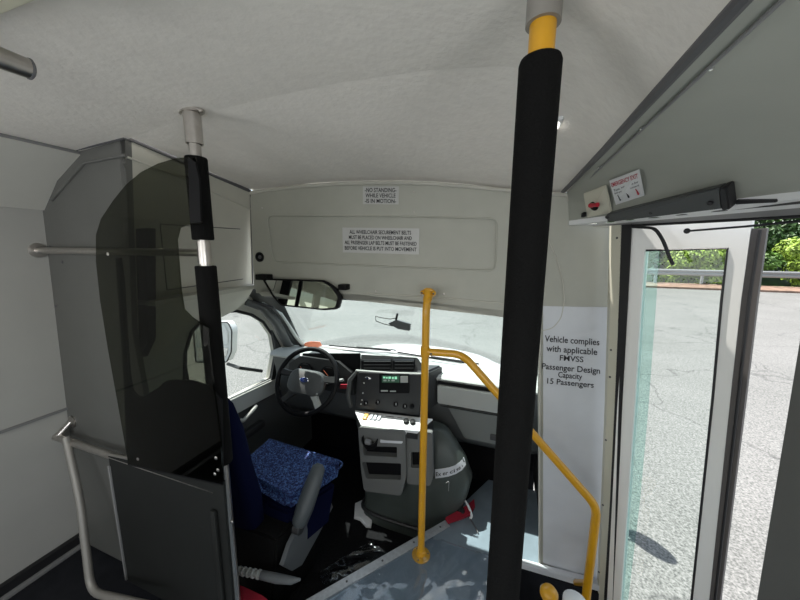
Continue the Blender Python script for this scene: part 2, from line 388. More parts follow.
# roof piece over the cab door
struct(MB().plate([(-1.66,.8,1.28),(-1.27,.8,1.28),(-1.34,1.38,1.28),(-1.36,1.55,1.26),(-1.66,1.55,1.28)], [], (0,0,.02)), 'trim_2', M['panel'])
# cab right wall with window
RX = .24
struct(MB().plate([(RX,1.485,-.05),(RX,2.2,-.05),(RX,2.2,.65),(RX,1.75,1.2),(RX,1.485,1.28)], [[(RX,1.53,.62),(RX,1.98,.62),(RX,1.92,.78),(RX,1.68,1.12),(RX,1.53,1.15)]], (.03,0,0)), 'wall_cab_right', M['dash'])
# firewall
struct(MB().box((-.7,2.2,.2), (1.9,.03,.92)), 'wall_firewall', M['darkfl'])
# A pillar and windshield
WT = [V((-1.36,1.55,1.27)), V((-.7,1.59,1.28)), V((.2,1.57,1.26))]
WB = [V((-1.60,2.12,.70)), V((-.7,2.28,.70)), V((.22,2.18,.66))]
rows = []
for j in range(6):
    t = j/5; row = []
    for i in range(13):
        s = i/12; f_ = lambda L: L[0]*(1-s)**2+(L[1]*2-L[0]*.5-L[2]*.5)*2*s*(1-s)+L[2]*s*s
        row.append(f_(WT)*(1-t)+f_(WB)*t)
    rows.append(row)
struct(MB().loft(rows, closed=False).solid(.004), 'window_2', M['shield'])
ap = MB().tube([at(246,302,'y',1.48), at(262,307,'y',1.55), at(276,322,'y',1.7), at(288,345,'y',1.9), at(300,356,'y',2.08)], [.022,.028,.032,.032,.028], 12)
pil = struct(ap, 'trim_3', M['dashm'])
MB().loft([[V((DX,1.42,1.31)),V((DX,1.62,1.19)),V((DX,1.80,.95)),V((DX,2.03,.64))],[V((-1.34,1.45,1.30)),V((-1.36,1.56,1.26)),V((-1.48,1.84,.985)),V((-1.60,2.12,.69))]], closed=False).solid(.01).build('pillar_shell', M['dashm'], pil)
MB().tube([at(252,301,'y',1.5), at(272,308,'y',1.58), at(285,322,'y',1.72), at(296,340,'y',1.9), at(309,353,'y',2.08)], [.012,.012,.013,.013,.013], 10).build('pillar_seal', M['blk'], pil)
MB().tube([at(262,303,'y',1.55), at(281,314,'y',1.66), at(295,335,'y',1.85), at(307,350,'y',2.05)], [.010,.011,.013,.013], 10).build('pillar_cover', M['dashl'], pil)
MB().plate([at(271,330,'x',DX+.012), at(283,352,'x',DX+.012), at(286,378,'x',DX+.012), at(270,380,'x',DX+.012), at(275,352,'x',DX+.012)], [], (.012,0,0)).build('sail_panel', M['dash'], pil)

# floors
struct(MB().plate([(-2.03,-2.6,0),(.74,-2.6,0),(.74,.62,0),(.10,.62,0),(.10,1.44,0),(.24,1.445,0),(.24,1.95,0),(-.05,1.95,0),(-.26,1.535,0),(-.905,.735,0),(-1.3,.735,0),(-1.3,.79,0),(-2.03,.79,0)], [], (0,0,-.03)), 'floor', M['vinyl'])
struct(MB().plate([(-2.0,-2.5,.001),(-1.1,-2.5,.001),(-1.1,.73,.001),(-1.31,.73,.001),(-1.31,.774,.001),(-2.0,.774,.001)], [], (0,0,.003)), 'floor_shade_sheet', M['darkvin'])  # black sheet painting the unlit left part of the floor dark
struct(MB().plate([(-1.66,.79,-.2),(-.9,.79,-.2),(-.22,1.6,-.2),(.2,1.85,-.2),(.2,2.2,-.2),(-1.66,2.2,-.2)], [], (0,0,-.03)), 'floor_cab', M['darkfl'])
d = V((.387,.482,0)).normalized(); nrm = V((d.y,-d.x,0)); a = V((-.905,.735,0)); b = V((-.26,1.535,0))
struct(MB().hexa([a+V((0,0,-.2)), b+V((0,0,-.2)), b+nrm*.02+V((0,0,-.2)), a+nrm*.02+V((0,0,-.2))], [a, b, b+nrm*.02, a+nrm*.02]), 'floor_riser', M['darkfl'])
st = struct(MB().hexa([a+V((0,0,.001)), b+V((0,0,.001)), b+nrm*.045+V((0,0,.001)), a+nrm*.045+V((0,0,.001))], [p+V((0,0,.006)) for p in (a, b, b+nrm*.045, a+nrm*.045)], bev=.0015), 'trim_4', M['alu'])
for t in (.25,.42,.6,.78,.95): screw(a*(1-t)+b*t+nrm*.022+V((0,0,.006)), (0,0,1), .005, st, M['seam'])
# kick trim at the foot of the bulkhead
k0 = hp(515,557,.0); k1 = hp(590,590,.0)
kt = struct(MB().hexa([V((.10,1.437,-.02)), V((.485,1.455,-.02)), V((.485,1.42,-.02)), V((.10,1.41,-.02))], [V((.10,1.437,.012)), V((.485,1.455,.012)), V((.485,1.42,.012)), V((.10,1.41,.012))], bev=.003), 'trim_5', M['sheet'])
# step well
stw = struct(MB().box((.30,1.43,-.16), (.44,.02,.26)), 'wall_stepwell', M['darkvin'])
MB().box((.09,1.03,-.16), (.02,.82,.26)).build('side_riser', M['darkvin'], stw)
MB().plate([(.10,.62,-.27),(.72,.62,-.27),(.78,1.02,-.27),(.52,1.42,-.27),(.10,1.42,-.27)], [], (0,0,-.02)).build('step_tread', M['darkvin'], stw)
MB().box((.42,.61,-.14), (.66,.02,.28)).build('rear_riser', M['darkvin'], stw)

# ---- door side
WA, WBp, WC = V((.36,1.4,1.6)), V((.64,1.03,1.6)), V((.483,1.4,-.03))
def wp(px, py, off=0):
    n = (WBp-WA).cross(WC-WA).normalized()
    if n.x > 0: n = -n
    return onpl(px, py, WA+n*off, WBp+n*off, WC+n*off)
post = [wp(612,224), wp(621.5,224), wp(618,330), wp(614.5,410), wp(610,500), wp(604,602), wp(602,640), wp(594,640), wp(598,600), wp(603,500), wp(606.5,410), wp(609,330)]
ps = struct(MB().plate(post, [], (.0,.03,0)), 'trim_6', M['post'])
for q in ((615,238),(609,350),(608,377),(604,440),(601,505),(597,572)): screw(wp(q[0]+2, q[1], .001), (-.8,-.6,0), .004, ps, M['seam'])
struct(MB().plate([wp(620.5,223), wp(632,223), wp(628,300), wp(622,410), wp(618,500), wp(613,602), wp(611,640), wp(602,640), wp(603.5,602), wp(610,500), wp(614,410), wp(618,320)], [], (.012,.03,0)), 'trim_7', M['blk'])
# over-door cove
T = [V((.195,1.447,1.737)), V((.195,1.22,1.737)), V((.195,.9,1.737)), V((.195,.6,1.737)), V((.195,.1,1.737)), V((.195,-2.6,1.737))]
B = [V((.215,1.447,1.618)), V((.40,1.197,1.624)), V((.585,.94,1.630)), V((.66,.72,1.630)), V((.67,.2,1.625)), V((.67,-2.6,1.62))]
rows = []
for j in range(9):
    t = j/8; rows.append([T[i]*(1-t)+B[i]*t + V((0,0,.030*math.sin(math.pi*t)*min(1, (B[i]-T[i]).length/.35))) for i in range(len(T))])
mbc = MB().loft(rows, closed=False)
mbx = MB().loft([[p for p in rows[0]]]+rows[1:]+[[p+V((.02,.012,-.09)) for p in rows[-1]]], closed=False)
bvh = BVHTree.FromBMesh(mbx.bm)
def cv(px, py, off=0.002):
    h, n, i, dd = bvh.ray_cast(CO, ray(px, py).normalized())
    if n.dot(CO-h) < 0: n = -n
    return h+n*off, n
wo = struct(mbc.solid(-.012), 'wall_right', M['cove'])
gk = [T[0]+V((-.002,0,-.004)), T[-1]+V((-.002,0,-.004))]
MB().tube([T[0]+V((-.012,0,.0)), T[1]+V((-.006,0,0)), T[2]+V((-.002,0,0)), T[-1]+V((-.002,0,0))], .008, 8).build('ceiling_gasket', M['seam'], wo)
MB().tube([p+V((.030,0,-.004)) for p in (T[0], T[1], T[2], T[3], T[4], T[5])], .0025, 8).build('moulding_edge', M['trimg'], wo)
for q in ((600,166),(642,127),(711,66)):
    p, n = cv(*q); screw(p, n, .004, wo, M['chrome'])
# corner of the cove at the header
MB().tube([hp(567,193,.004), hp(572,210,.004), hp(579,222,.004), hp(596,225,.004), hp(612,226,.004)], .005, 8).build('corner_edge', M['side'], wo)
# perforated rail under the cove, grey channel, gasket
def mix(a, b, t): return a*(1-t)+b*t
Oi = [V((.215,1.447,1.604)), V((.585,.94,1.616)), V((.66,.72,1.616))]
Oo = [V((.36,1.415,1.597)), V((.64,1.04,1.590)), V((.74,.85,1.585))]
mid = [mix(a_, b_, .55) for a_, b_ in zip(Oi, Oo)]
holes = []
for t in (.10,.22,.34,.47,.60,.75,.90):
    c = mix(mix(Oi[0], Oi[1], t), mix(mid[0], mid[1], t), .5); dd = (Oi[1]-Oi[0]).normalized(); pp = (mid[1]-Oi[1]).normalized()
    holes.append([c+dd*.019*math.cos(k*math.pi/6)+pp*.010*math.sin(k*math.pi/6) for k in range(12)])
ra = MB().plate(Oi+mid[::-1], holes, (0,0,.003))
rail = struct(ra, 'trim_8', M['white'])
MB().loft([[p+V((0,0,.004)) for p in (B[0], B[2], B[3])], [p+V((0,0,.0015)) for p in Oi]], closed=False).solid(.002).build('rail_flange', M['white'], rail)
MB().plate([p+V((0,0,.008)) for p in Oi+mid[::-1]], [], (0,0,.003)).build('rail_backing', M['blk'], rail)
MB().plate(mid+Oo[::-1], [], (0,0,.006)).build('grey_channel', M['trimg'], rail)
MB().tube([p+V((0,0,-.003)) for p in Oo], .005, 8).build('door_seal', M['blk'], rail)
# rear jamb and side wall behind the door
dW = (WBp-WA).normalized(); ln = V((.0755,0,-1))
j0 = wp(800,340); jt = j0 + V((-.0755,0,1))*(1.6-j0.z); jb = wp(757,600); jb = jb + V((.0755,0,-1))*(jb.z+.3)
jamb = MB().plate([jt, j0, wp(757,600), jb, jb+dW*.14, jt+dW*.14], [], (.03,.02,0))
struct(jamb, 'trim_9', M['bulk'])
e0 = jt+dW*.14; e1 = jb+dW*.14
def rx(z): return e0.x+(e0.z-z)*LEAN
struct(wallplate(-2.6, e0.y, -.02, 1.61, rx, [(-2.3,-1.3,.85,1.5), (-1.1,-.1,.85,1.5)], (.03,0,0)), 'wall_right_rear', M['wall'])

# ================================================================== DOOR LEAF
HT = V((.385,1.37,1.57)); LU = V((.8,-.6,0)); LD = V((.12,0,-1.6))
LNn = LU.cross(LD).normalized()
if LNn.dot(CO-HT) < 0: LNn = -LNn
def lf(px, py, off=0): return onpl(px, py, HT+LNn*off, HT+LU+LNn*off, HT+LD+LNn*off)
leaf = [(630.5,222),(753,214),(741,300),(730,400),(709,600),(700,690),(605,690),(607,600),(617,410),(625,300)]
hole = [(645,250),(728,248),(722,300),(713,400),(692,600),(688,640),(618,640),(620.5,600),(634,410),(641,300)]
dr = struct(MB().plate([lf(*p) for p in leaf], [[lf(*p) for p in hole]], -LNn*.035), 'door_1', M['doorw'])
MB().plate([lf(*p, -.018) for p in [(643,249),(729,247),(723,300),(714,400),(693,600),(689,640),(617,640),(619,600),(633,410),(640,300)]], [], -LNn*.005).build('door_glass', M['glass'], dr)
MB().plate([lf(*p, -.012) for p in [(645,250),(659,250),(656,300),(648,410),(640,500),(628,600),(626,640),(618,640),(620.5,600),(634,410),(641,300)]], [], -LNn*.003).build('reflection_strip', M['teal'], dr)  # pale green strip painting a reflection into the door glass
MB().tube([lf(*p, .001) for p in [(646,250.5),(727.5,248.5),(721.5,300),(712.5,400),(691.5,600),(688,640)]], .0035, 8).build('glass_gasket', M['blk'], dr)
MB().plate([lf(*p, -.004) for p in [(752,228.5),(767,228),(757,300),(745,400),(720,600),(712,690),(700,690),(709,600),(730,400),(741,300)]], [], -LNn*.03).build('edge_gasket', M['gask'], dr)
MB().tube([lf(*p, .004) for p in [(760,230),(749,300),(738,400),(715,600),(706,690)]], .004, 8).build('gasket_ridge', M['blk'], dr)

# ================================================================== THINGS ON THE COVE
def onsurf_box(quad, depth, name, m, parent=None, bev=.003):
    pts = [cv(*q, 0) for q in quad]; n = sum((x[1] for x in pts), V((0,0,0))).normalized()
    return MB().hexa([p for p, _ in pts], [p+n*depth for p, _ in pts], bev=bev).build(name, m, parent), n
t = thing('door_operator_cover', 'long dark grey cover box with black end cap above the entry door', 'cover', cv(700,200)[0])
onsurf_box([(613,219),(612,211),(728,182),(730,204)], .028, 'cover_body', M['opbox'], t)
onsurf_box([(727,182.5),(735,179.5),(738,203),(729,204.5)], .030, 'end_cap', M['blk'], t)
for q in ((614,213),(657,204),(717,193)):
    p, n = cv(*q, .028); MB().lathe([(.006,0),(.006,.006),(.004,.008),(0,.008)], p, n, 12).build('latch_knob', M['blk'], t)
o, _ = onsurf_box([(738,199),(779,198),(779,201),(738,203)], .010, 'rubber_strip', M['blk'], t, .001)
t = thing('emergency_release', 'beige plate with black recess and red release knob beside exit sign', 'door release', cv(600,203)[0])
onsurf_box([(588,217),(584,193),(607,184),(613,212)], .005, 'mounting_plate', M['post'], t)
p, n = cv(598.5,203,.020)
MB().lathe([(.017,0),(.017,.003),(.012,.005),(0,.004)], p, n, 20).build('recess_ring', M['black'], t)
a_ = cv(597,201,.030)[0]; b_ = cv(606,199,.036)[0]
MB().tube([a_, mix(a_, b_, .5), b_], [.008,.0065,.0075], 12).build('release_knob', M['redp'], t)
p, n = cv(585,214,.006); tag(MB().box(p, (.012,.03,.018), bev=.003).build('latch_block', M['black']), 'small black latch block in the corner below the red release', 'latch')
def sign(name, label, quad, nrm_th, m=None, cat='sign'):
    q = [V(p) for p in quad]; n = (q[1]-q[0]).cross(q[3]-q[0]).normalized()
    if n.dot(CO-q[0]) < 0: n = -n
    t = thing(name, label, cat, q[3])
    MB().hexa([p+n*.0003 for p in q], [p+n*nrm_th for p in q]).build('sign_plate', m or M['sign'], t)
    return t, [p+n*nrm_th for p in q]
quad = [cv(610,179,.004)[0], cv(640,167.5,.004)[0], cv(645.5,194,.004)[0], cv(617,204,.004)[0]]
t, q = sign('exit_sign', 'white EMERGENCY EXIT sign with red heading tilted on the cove', quad, .0015, M['white'])
lettering(q, [('EMERGENCY EXIT', .05,.95,.09,.25)], M['red'], t, name='red_lettering')
lettering(q, [('Turn', .08,.30,.36,.44), ('knob to release door', .36,.92,.34,.42), ('then push door outward', .08,.92,.48,.55)], M['ink'], t)
def qp(q, u, v, n=0): return mix(mix(q[0], q[1], u), mix(q[3], q[2], u), v)
qn = (q[1]-q[0]).cross(q[3]-q[0]).normalized(); qn = qn if qn.dot(CO-q[0]) > 0 else -qn
for u, mm in ((.2, 'ink'), (.5, 'ink'), (.82, 'red')):
    MB().tube([qp(q, u-.03, .62)+qn*.001, qp(q, u, .74)+qn*.001, qp(q, u+.02, .86)+qn*.001], [.0009,.0018,.0026], 6).build('arrow_mark', M[mm], t)
# hanging strap and thin rod
S0 = wp(650,229,.01)
tag(MB().tube(fillet([wp(632,227,.012), wp(655,228,.012), wp(663,240,.014), wp(669,256,.016), wp(673,265,.017)], .02), [.004]+[.0045]*3+[.0055]*(len(fillet([wp(632,227,.012), wp(655,228,.012), wp(663,240,.014), wp(669,256,.016), wp(673,265,.017)], .02))-4), 8).build('rubber_strap', M['blk']), 'black rubber strap hanging down in front of the door leaf', 'strap')
tt = thing('door_rod', 'thin black rod with a ball end along the door header', 'rod', wp(688,231,.01))
MB().tube([wp(688,231,.01), wp(745,226.5,.01), wp(812,220,.01)], .003, 8).build('rod', M['blk'], tt)
MB().ball(wp(687,231,.01), .0085, 2).build('ball_end', M['blk'], tt)

# ================================================================== HEADER SIGNS AND FITTINGS
t, q = sign('no_standing_sign', 'small white NO STANDING WHILE VEHICLE IS IN MOTION sign above the recess', [hp(363,186.5,.001), hp(399,186.5,.001), hp(398.5,204.5,.001), hp(363,204,.001)], .0015)
lettering(q, [('-NO STANDING-', .06,.94,.08,.32), ('WHILE VEHICLE', .08,.92,.39,.62), ('-IS IN MOTION-', .06,.94,.70,.93)], M['ink'], t)
off = -.005
t, q = sign('wheelchair_belt_sign', 'wide white sign on wheelchair securement belts inside the header recess', [hp(342.5,227.5,off), hp(419.5,228.5,off), hp(419,254.5,off), hp(343,252.5,off)], .0015)
lettering(q, [('ALL WHEELCHAIR SECUREMENT BELTS', .10,.90,.09,.24), ('MUST BE PLACED ON WHEELCHAIR AND', .09,.91,.30,.45), ('ALL PASSENGER LAP BELTS MUST BE FASTENED', .03,.97,.51,.66), ('BEFORE VEHICLE IS PUT INTO MOVEMENT', .03,.97,.73,.88)], M['ink'], t)
t, q = sign('capacity_panel', 'tall bluish white panel reading Vehicle complies with applicable FMVSS', [hp(543,306,.001), hp(607,307,.001), hp(600,583,.001), hp(543,562,.001)], .004, M['sheet'], 'panel')
Q4 = [hp(543,330,.005), hp(604,334,.005), hp(603,388,.005), hp(539,382,.005)]
lettering(Q4, [('Vehicle complies', .04,.93,.09,.21), ('with applicable', .08,.90,.27,.39), ('FMVSS', .31,.69,.44,.545), ('Passenger Design', .03,.95,.62,.735), ('Capacity', .30,.68,.76,.87), ('15 Passengers', .13,.86,.90,1.01)], M['ink'], t, lift=.0015)
MB().tube([hp(540,300,.006), hp(539.5,420,.006), hp(539.5,566,.006)], .005, 8).build('panel_edge', M['side'], t)
t = thing('round_vent', 'small round black vent at the left end of the header', 'vent', hp(260,257))
MB().lathe([(.026,0),(.026,.006),(.02,.009),(.018,.005),(0,.005)], hp(260,257), HN, 24).build('vent_ring', M['black'], t)
MB().lathe([(.010,0),(.010,.004),(0,.006)], hp(260,257,.005), HN, 16).build('vent_centre', M['seam'], t)
# big interior mirror
t = thing('interior_mirror', 'large black framed interior mirror hanging under the header at left', 'mirror', hp(300,296,.04))
offm = .05
MO = hp(300,295,offm)
mpx = [(263,279),(325,281),(334,287),(341,297),(338,308.5),(324,309.5),(281,305),(273,296)]
tilt = .02
MA_, MB_, MC_ = hp(263,279,offm), hp(338,283,offm-.02), hp(281,306,offm+.012)
def mp(px, py, o=0):
    n = (MB_-MA_).cross(MC_-MA_).normalized(); n = n if n.dot(CO-MA_) > 0 else -n
    return onpl(px, py, MA_+n*o, MB_+n*o, MC_+n*o)
ml = roundloop([mp(*p) for p in mpx], .012)
mn = (MB_-MA_).cross(MC_-MA_).normalized(); mn = mn if mn.dot(CO-MA_) > 0 else -mn
MB().plate(ml, [], -mn*.028).build('mirror_housing', M['black'], t)
MB().tube([p for p in ml], .004, 8, closed=True).build('mirror_rim', M['black'], t)
MB().plate([mix(p, MO, .07)+mn*.001 for p in ml], [], mn*.002).build('mirror_glass', M['mirror'], t)
MB().box(hp(264,277,.025), (.075,.05,.03), bev=.004).build('mirror_bracket', M['black'], t)
MB().box(hp(344,287,.022), (.045,.045,.028), bev=.004).build('mirror_bracket', M['black'], t)
MB().tube([hp(340,288,.02), mp(337,290,-.012)], .006, 8).build('mirror_stem', M['black'], t)

# ================================================================== LEFT GRAB POLE, BARRIER
PY = .745
def zl(px, py): return at(px, py, 'y', PY).z
PX = -.925
t = thing('steel_grab_pole', 'brushed steel pole with black foam sleeves beside the driver barrier', 'grab pole', (PX, PY, 0))
MB().tube([(PX,PY,0),(PX,PY,1.895)], .0165, 20).build('pole', M['steel'], t)
cz = pz(PX)
MB().lathe([(.024,0),(.024,.085),(.020,.09),(.020,0)], (PX,PY,cz-.093), n=20).build('collar', M['steel'], t)
MB().plate([(PX+.045*math.cos(a*math.pi/8)*(1 if abs(math.cos(a*math.pi/8)) > .5 else .8), PY+.024*math.sin(a*math.pi/8), cz-.006) for a in range(16)], [], (0,0,.006)).build('ceiling_flange', M['steel'], t)
for s in (-1, 1): screw((PX+s*.036,PY,cz-.006), (0,0,-1), .005, t)
z1, z2, z3, z4 = zl(200,157), zl(209,240), zl(211,266), zl(231,464)
MB().lathe([(.029,0),(.031,.004),(.031,z1-z2-.004),(.029,z1-z2)], (PX,PY,z2), n=20).build('foam_sleeve', M['foam'], t)
MB().lathe([(.029,0),(.031,.004),(.031,z3-z4-.004),(.029,z3-z4)], (PX,PY,z4), n=20).build('foam_sleeve', M['foam'], t)
zb = 1.487
MB().tube([(PX,PY,zb-.035),(PX,PY,zb+.035)], .020, 20).build('joint', M['steel'], t)
MB().tube([(PX-.005,PY,zb),(lx(1.49)+.005,PY,zb)], .013, 16).build('cross_bar', M['steel'], t)
MB().lathe([(.03,0),(.03,.005),(.018,.008)], (lx(1.49),PY,zb), (1,0,0), 16).build('wall_flange', M['steel'], t)
t = thing('lower_rail_frame', 'bent steel rail frame fixed low on the left wall by the barrier', 'rail', (-1.7,PY-.015,0))
zr = .632; fy = PY-.018
pth = fillet([at(66,437,'y',.715), at(80,500,'y',.68), at(91,592,'y',.62), at(150,606,'y',.62)], .07)
MB().tube(pth, .0145, 14).build('bent_rail', M['sock'], t)
MB().tube([(lx(zr)+.003,fy,zr),(-.95,fy,zr+.01)], .0155, 14).build('cross_rail', M['steel'], t)
MB().tube([(-1.925,fy,zr+.005),(-1.90,by-.004,zr+.06)], .013, 12).build('stub', M['steel'], t)
MB().lathe([(.028,0),(.028,.006),(.016,.01)], (-1.90,by,zr+.06), (0,-1,0), 16).build('stub_flange', M['steel'], t)
t = thing('driver_barrier', 'charcoal lower barrier panel with black plate and smoked acrylic shield', 'barrier', (-1.2,.71,0))
py_ = .712
low = [at(108,454,'y',py_), at(136,460,'y',py_), at(223,482,'y',py_), at(231,482,'y',py_)]
MB().plate([low[0], low[1], low[2], V((-.905,py_,.03)), V((low[0].x-.01,py_,.03))], [], (0,.01,0)).build('lower_panel', M['barrier'], t)
MB().box((-.945,py_-.008,.30), (.024,.012,.56), bev=.002).build('edge_channel', M['barrier'], t)
MB().box((low[0].x-.0,py_-.003,.32), (.008,.008,.56), bev=.001).build('left_edge_strip', M['trimg'], t)
MB().tube([low[0], low[1]], .006, 8).build('top_trim', M['steel'], t)
bp_ = [(130,464),(224,484),(223,400),(210,385),(193,380),(177,379.5),(160,387),(147,395),(140,396),(134,390),(131,372),(128,330),(125,280),(122,258),(118,258),(121,300),(126,380)]
MB().plate([at(x, y, 'y', py_-.004) for x, y in bp_], [], (0,-.008,0)).build('black_plate', M['black'], t)
plx = [(196,157.5),(178,158.5),(160,164),(143,172.5),(128,185),(115,201),(103,219),(98,235),(98,262),(102,300),(110,350),(119,400),(130,463),(224,483),(222,440),(216,395),(210,345),(209,328),(193,317),(185,309),(182,290),(178,240),(181,228),(189,225),(203,224)]
MB().plate([at(x, y, 'y', py_-.016) for x, y in plx], [], (0,-.006,0)).build('smoked_shield', M['plexi'], t)
for q in ((138,459),(216,458),(215,474)): screw(at(q[0], q[1], 'y', py_-.0225), (0,-1,0), .006, t)
for q in ((108,254),(232,522),(218,470)): screw(at(q[0], q[1], 'y', py_-.0225), (0,-1,0), .006, t)
MB().plate([at(x, y, 'y', py_-.024) for x, y in ((190,158),(197,163),(201,180),(202.5,222),(192,223))], [], (0,-.006,0)).build('pole_clamp_plate', M['black'], t)
# dark pillar trim behind the shield
tag(MB().plate([at(x, y, 'y', .80) for x, y in ((122,250),(126,236),(134,229),(147,228),(148,340),(140,358),(128,360))], [], (0,.03,0)).build('belt_pillar_cover', M['black']), 'black belt pillar cover seen through the smoked shield', 'pillar cover')

# ceiling grab rail, hatch
t = thing('ceiling_grab_rail', 'steel grab rail end close overhead at upper left', 'grab rail', (-.785,.3,1.8))
MB().tube([(-.785,.340,1.797),(-.785,.30,1.797),(-.785,-.9,1.80)], [.0155,.0165,.0165], 20).build('rail', M['steel'], t)
MB().lathe([(.0160,0),(.0166,.001),(.0166,.003),(.014,.005),(.006,.006)], (-.785,.3385,1.797), (0,1,0), 20).build('end_cap', M['seam'], t)
MB().tube([(-.785,.22,1.80),(-.80,.215,1.86),(-.80,.215,pz(-.8))], [.018,.015,.015], 16).build('bracket', M['steel'], t)
MB().lathe([(.028,0),(.028,.006),(.018,.009)], (-.80,.215,pz(-.8)), (0,0,-1), 20).build('bracket_flange', M['seam'], t)
h0, h1 = at(50,0,'z',1.885), at(8,17,'z',1.885)
hd = (h1-h0).normalized(); hn = V((hd.y,-hd.x,0)); hn = hn if hn.y < 0 else -hn
tag(MB().hexa([h0-hd*.25, h1+hd*.3, h1+hd*.3+hn*.35, h0-hd*.25+hn*.35], [p+V((0,0,.05)) for p in (h0-hd*.25, h1+hd*.3, h1+hd*.3+hn*.35, h0-hd*.25+hn*.35)], bev=.008).build('roof_hatch_frame', M['cream']), 'cream roof hatch frame on the ceiling at the upper left corner', 'hatch')

# ================================================================== CENTRE POLE
CX, CY = .0245, .555
t = thing('padded_centre_pole', 'yellow pole wrapped in thick black foam close at centre right', 'grab pole', (CX,CY,0))
ztop = pz(CX)
MB().tube([(CX,CY,0),(CX,CY,ztop-.01)], .0185, 24).build('pole', M['yellow'], t)
zf = at(541,60,'y',CY).z; zs = at(541,25,'y',CY).z
MB().lathe([(.0285,.1),(.0305,.104),(.0305,zf-.006),(.0285,zf)], (CX,CY,0), n=32).build('foam_sleeve', M['foam'], t)
MB().lathe([(.0205,0),(.0245,.0),(.0245,ztop-zs),(.0205,ztop-zs)], (CX,CY,zs), n=28).build('ceiling_socket', M['sock'], t)
# small ceiling lamp
cbm = bmesh.new(); cbm.from_mesh(ceil.data); cbv = BVHTree.FromBMesh(cbm)
LP = cbv.ray_cast(CO, ray(556,122).normalized())[0]
t = thing('ceiling_lamp', 'small lit ceiling lamp right behind the padded pole', 'lamp', LP)
MB().box(LP+V((0,0,-.004)), (.026,.075,.010), bev=.003).build('lamp_base', M['white'], t)
MB().ball(LP+V((0,0,-.010)), .011, 2, (.8,2.6,.6)).build('lamp_lens', mat('lamp_lens', (.9,.9,.85), .3, emit=((1,.97,.9), 2)), t)

# ================================================================== YELLOW ENTRY POLE + HANDRAIL
YX, YY = -.333, 1.297
t = thing('yellow_stanchion', 'slim yellow stanchion between the floor edge and the header', 'stanchion', (YX,YY,0))
zt = at(427,294,'y',YY).z
MB().tube(fillet([(YX,YY,0),(YX,YY,zt-.06),(YX,YY+.03,zt+.01)], .05), .017, 20).build('pole', M['yellow'], t)
MB().lathe([(.019,0),(.021,.03),(.030,.04),(.030,.047),(.018,.05)], (YX,YY+.012,zt-.03), (0,.75,.66), 24).build('header_flange', M['yellow'], t)
for s in (-1, 1): MB().ball((YX+s*.026,YY+.028,zt+.002), .010, 2).build('flange_ear', M['yellow'], t)
for s in (-1, 1): screw((YX+s*.026,YY+.018,zt+.001), (0,-1,0), .004, t, M['seam'])
MB().lathe([(.045,0),(.045,.004),(.034,.007),(.024,.009),(.021,.028),(.017,.03)], (YX,YY,0), n=24).build('floor_flange', M['yellow'], t)
for k in range(3): screw((YX+.034*math.cos(k*2.1+.4),YY+.034*math.sin(k*2.1+.4),.0045), (0,0,1), .005, t, M['seam'])
t = thing('yellow_handrail', 'bent yellow handrail sloping from the stanchion down to the step', 'handrail', at(583,598,'y',1.3))
hy = YY - .0005
path = fillet([(YX+.012,hy,at(430,352,'y',hy).z), at(463,354.5,'y',hy), at(597,507,'y',hy), at(586,598,'y',hy), at(583,640,'y',hy)], .045)
MB().tube(path, .0165, 20).build('rail', M['yellow'], t)
MB().tube([(YX-.001,hy,at(430,352,'y',hy).z-.022),(YX-.001,hy,at(430,352,'y',hy).z+.022)], .0205, 20).build('pole_clamp', M['yellow'], t)
screw((YX+.03,hy-.0165,at(433,353,'y',hy).z), (0,-1,0), .005, t, M['seam'])
pe = at(586,583,'y',hy); pf = hp(573,582,0)
MB().tube([pe, pf], .012, 14).build('wall_bracket', M['yellow'], t)
MB().lathe([(.024,0),(.024,.005),(.016,.009)], pf, HN, 18).build('bracket_flange', M['yellow'], t)
t = thing('short_yellow_post', 'rounded yellow post top at the bottom edge by the step', 'post', at(549,592,'y',1.05)*1)
c = at(549,593,'y',1.05)
t.location = (c.x, c.y, -.27)
bpy.context.view_layer.update()
MB().lathe([(.017,-c.z-.27),(.017,.0),(.026,.004),(.030,.014),(.030,.024),(.022,.036),(.010,.041),(0,.042)], c-V((0,0,.02)), n=24).build('post_and_cap', M['yellow'], t)
MB().lathe([(.04,-.01),(.04,.012),(.026,.022),(0,.024)], at(575,604,'y',1.08), n=20).build('base_boss', M['white'], t)

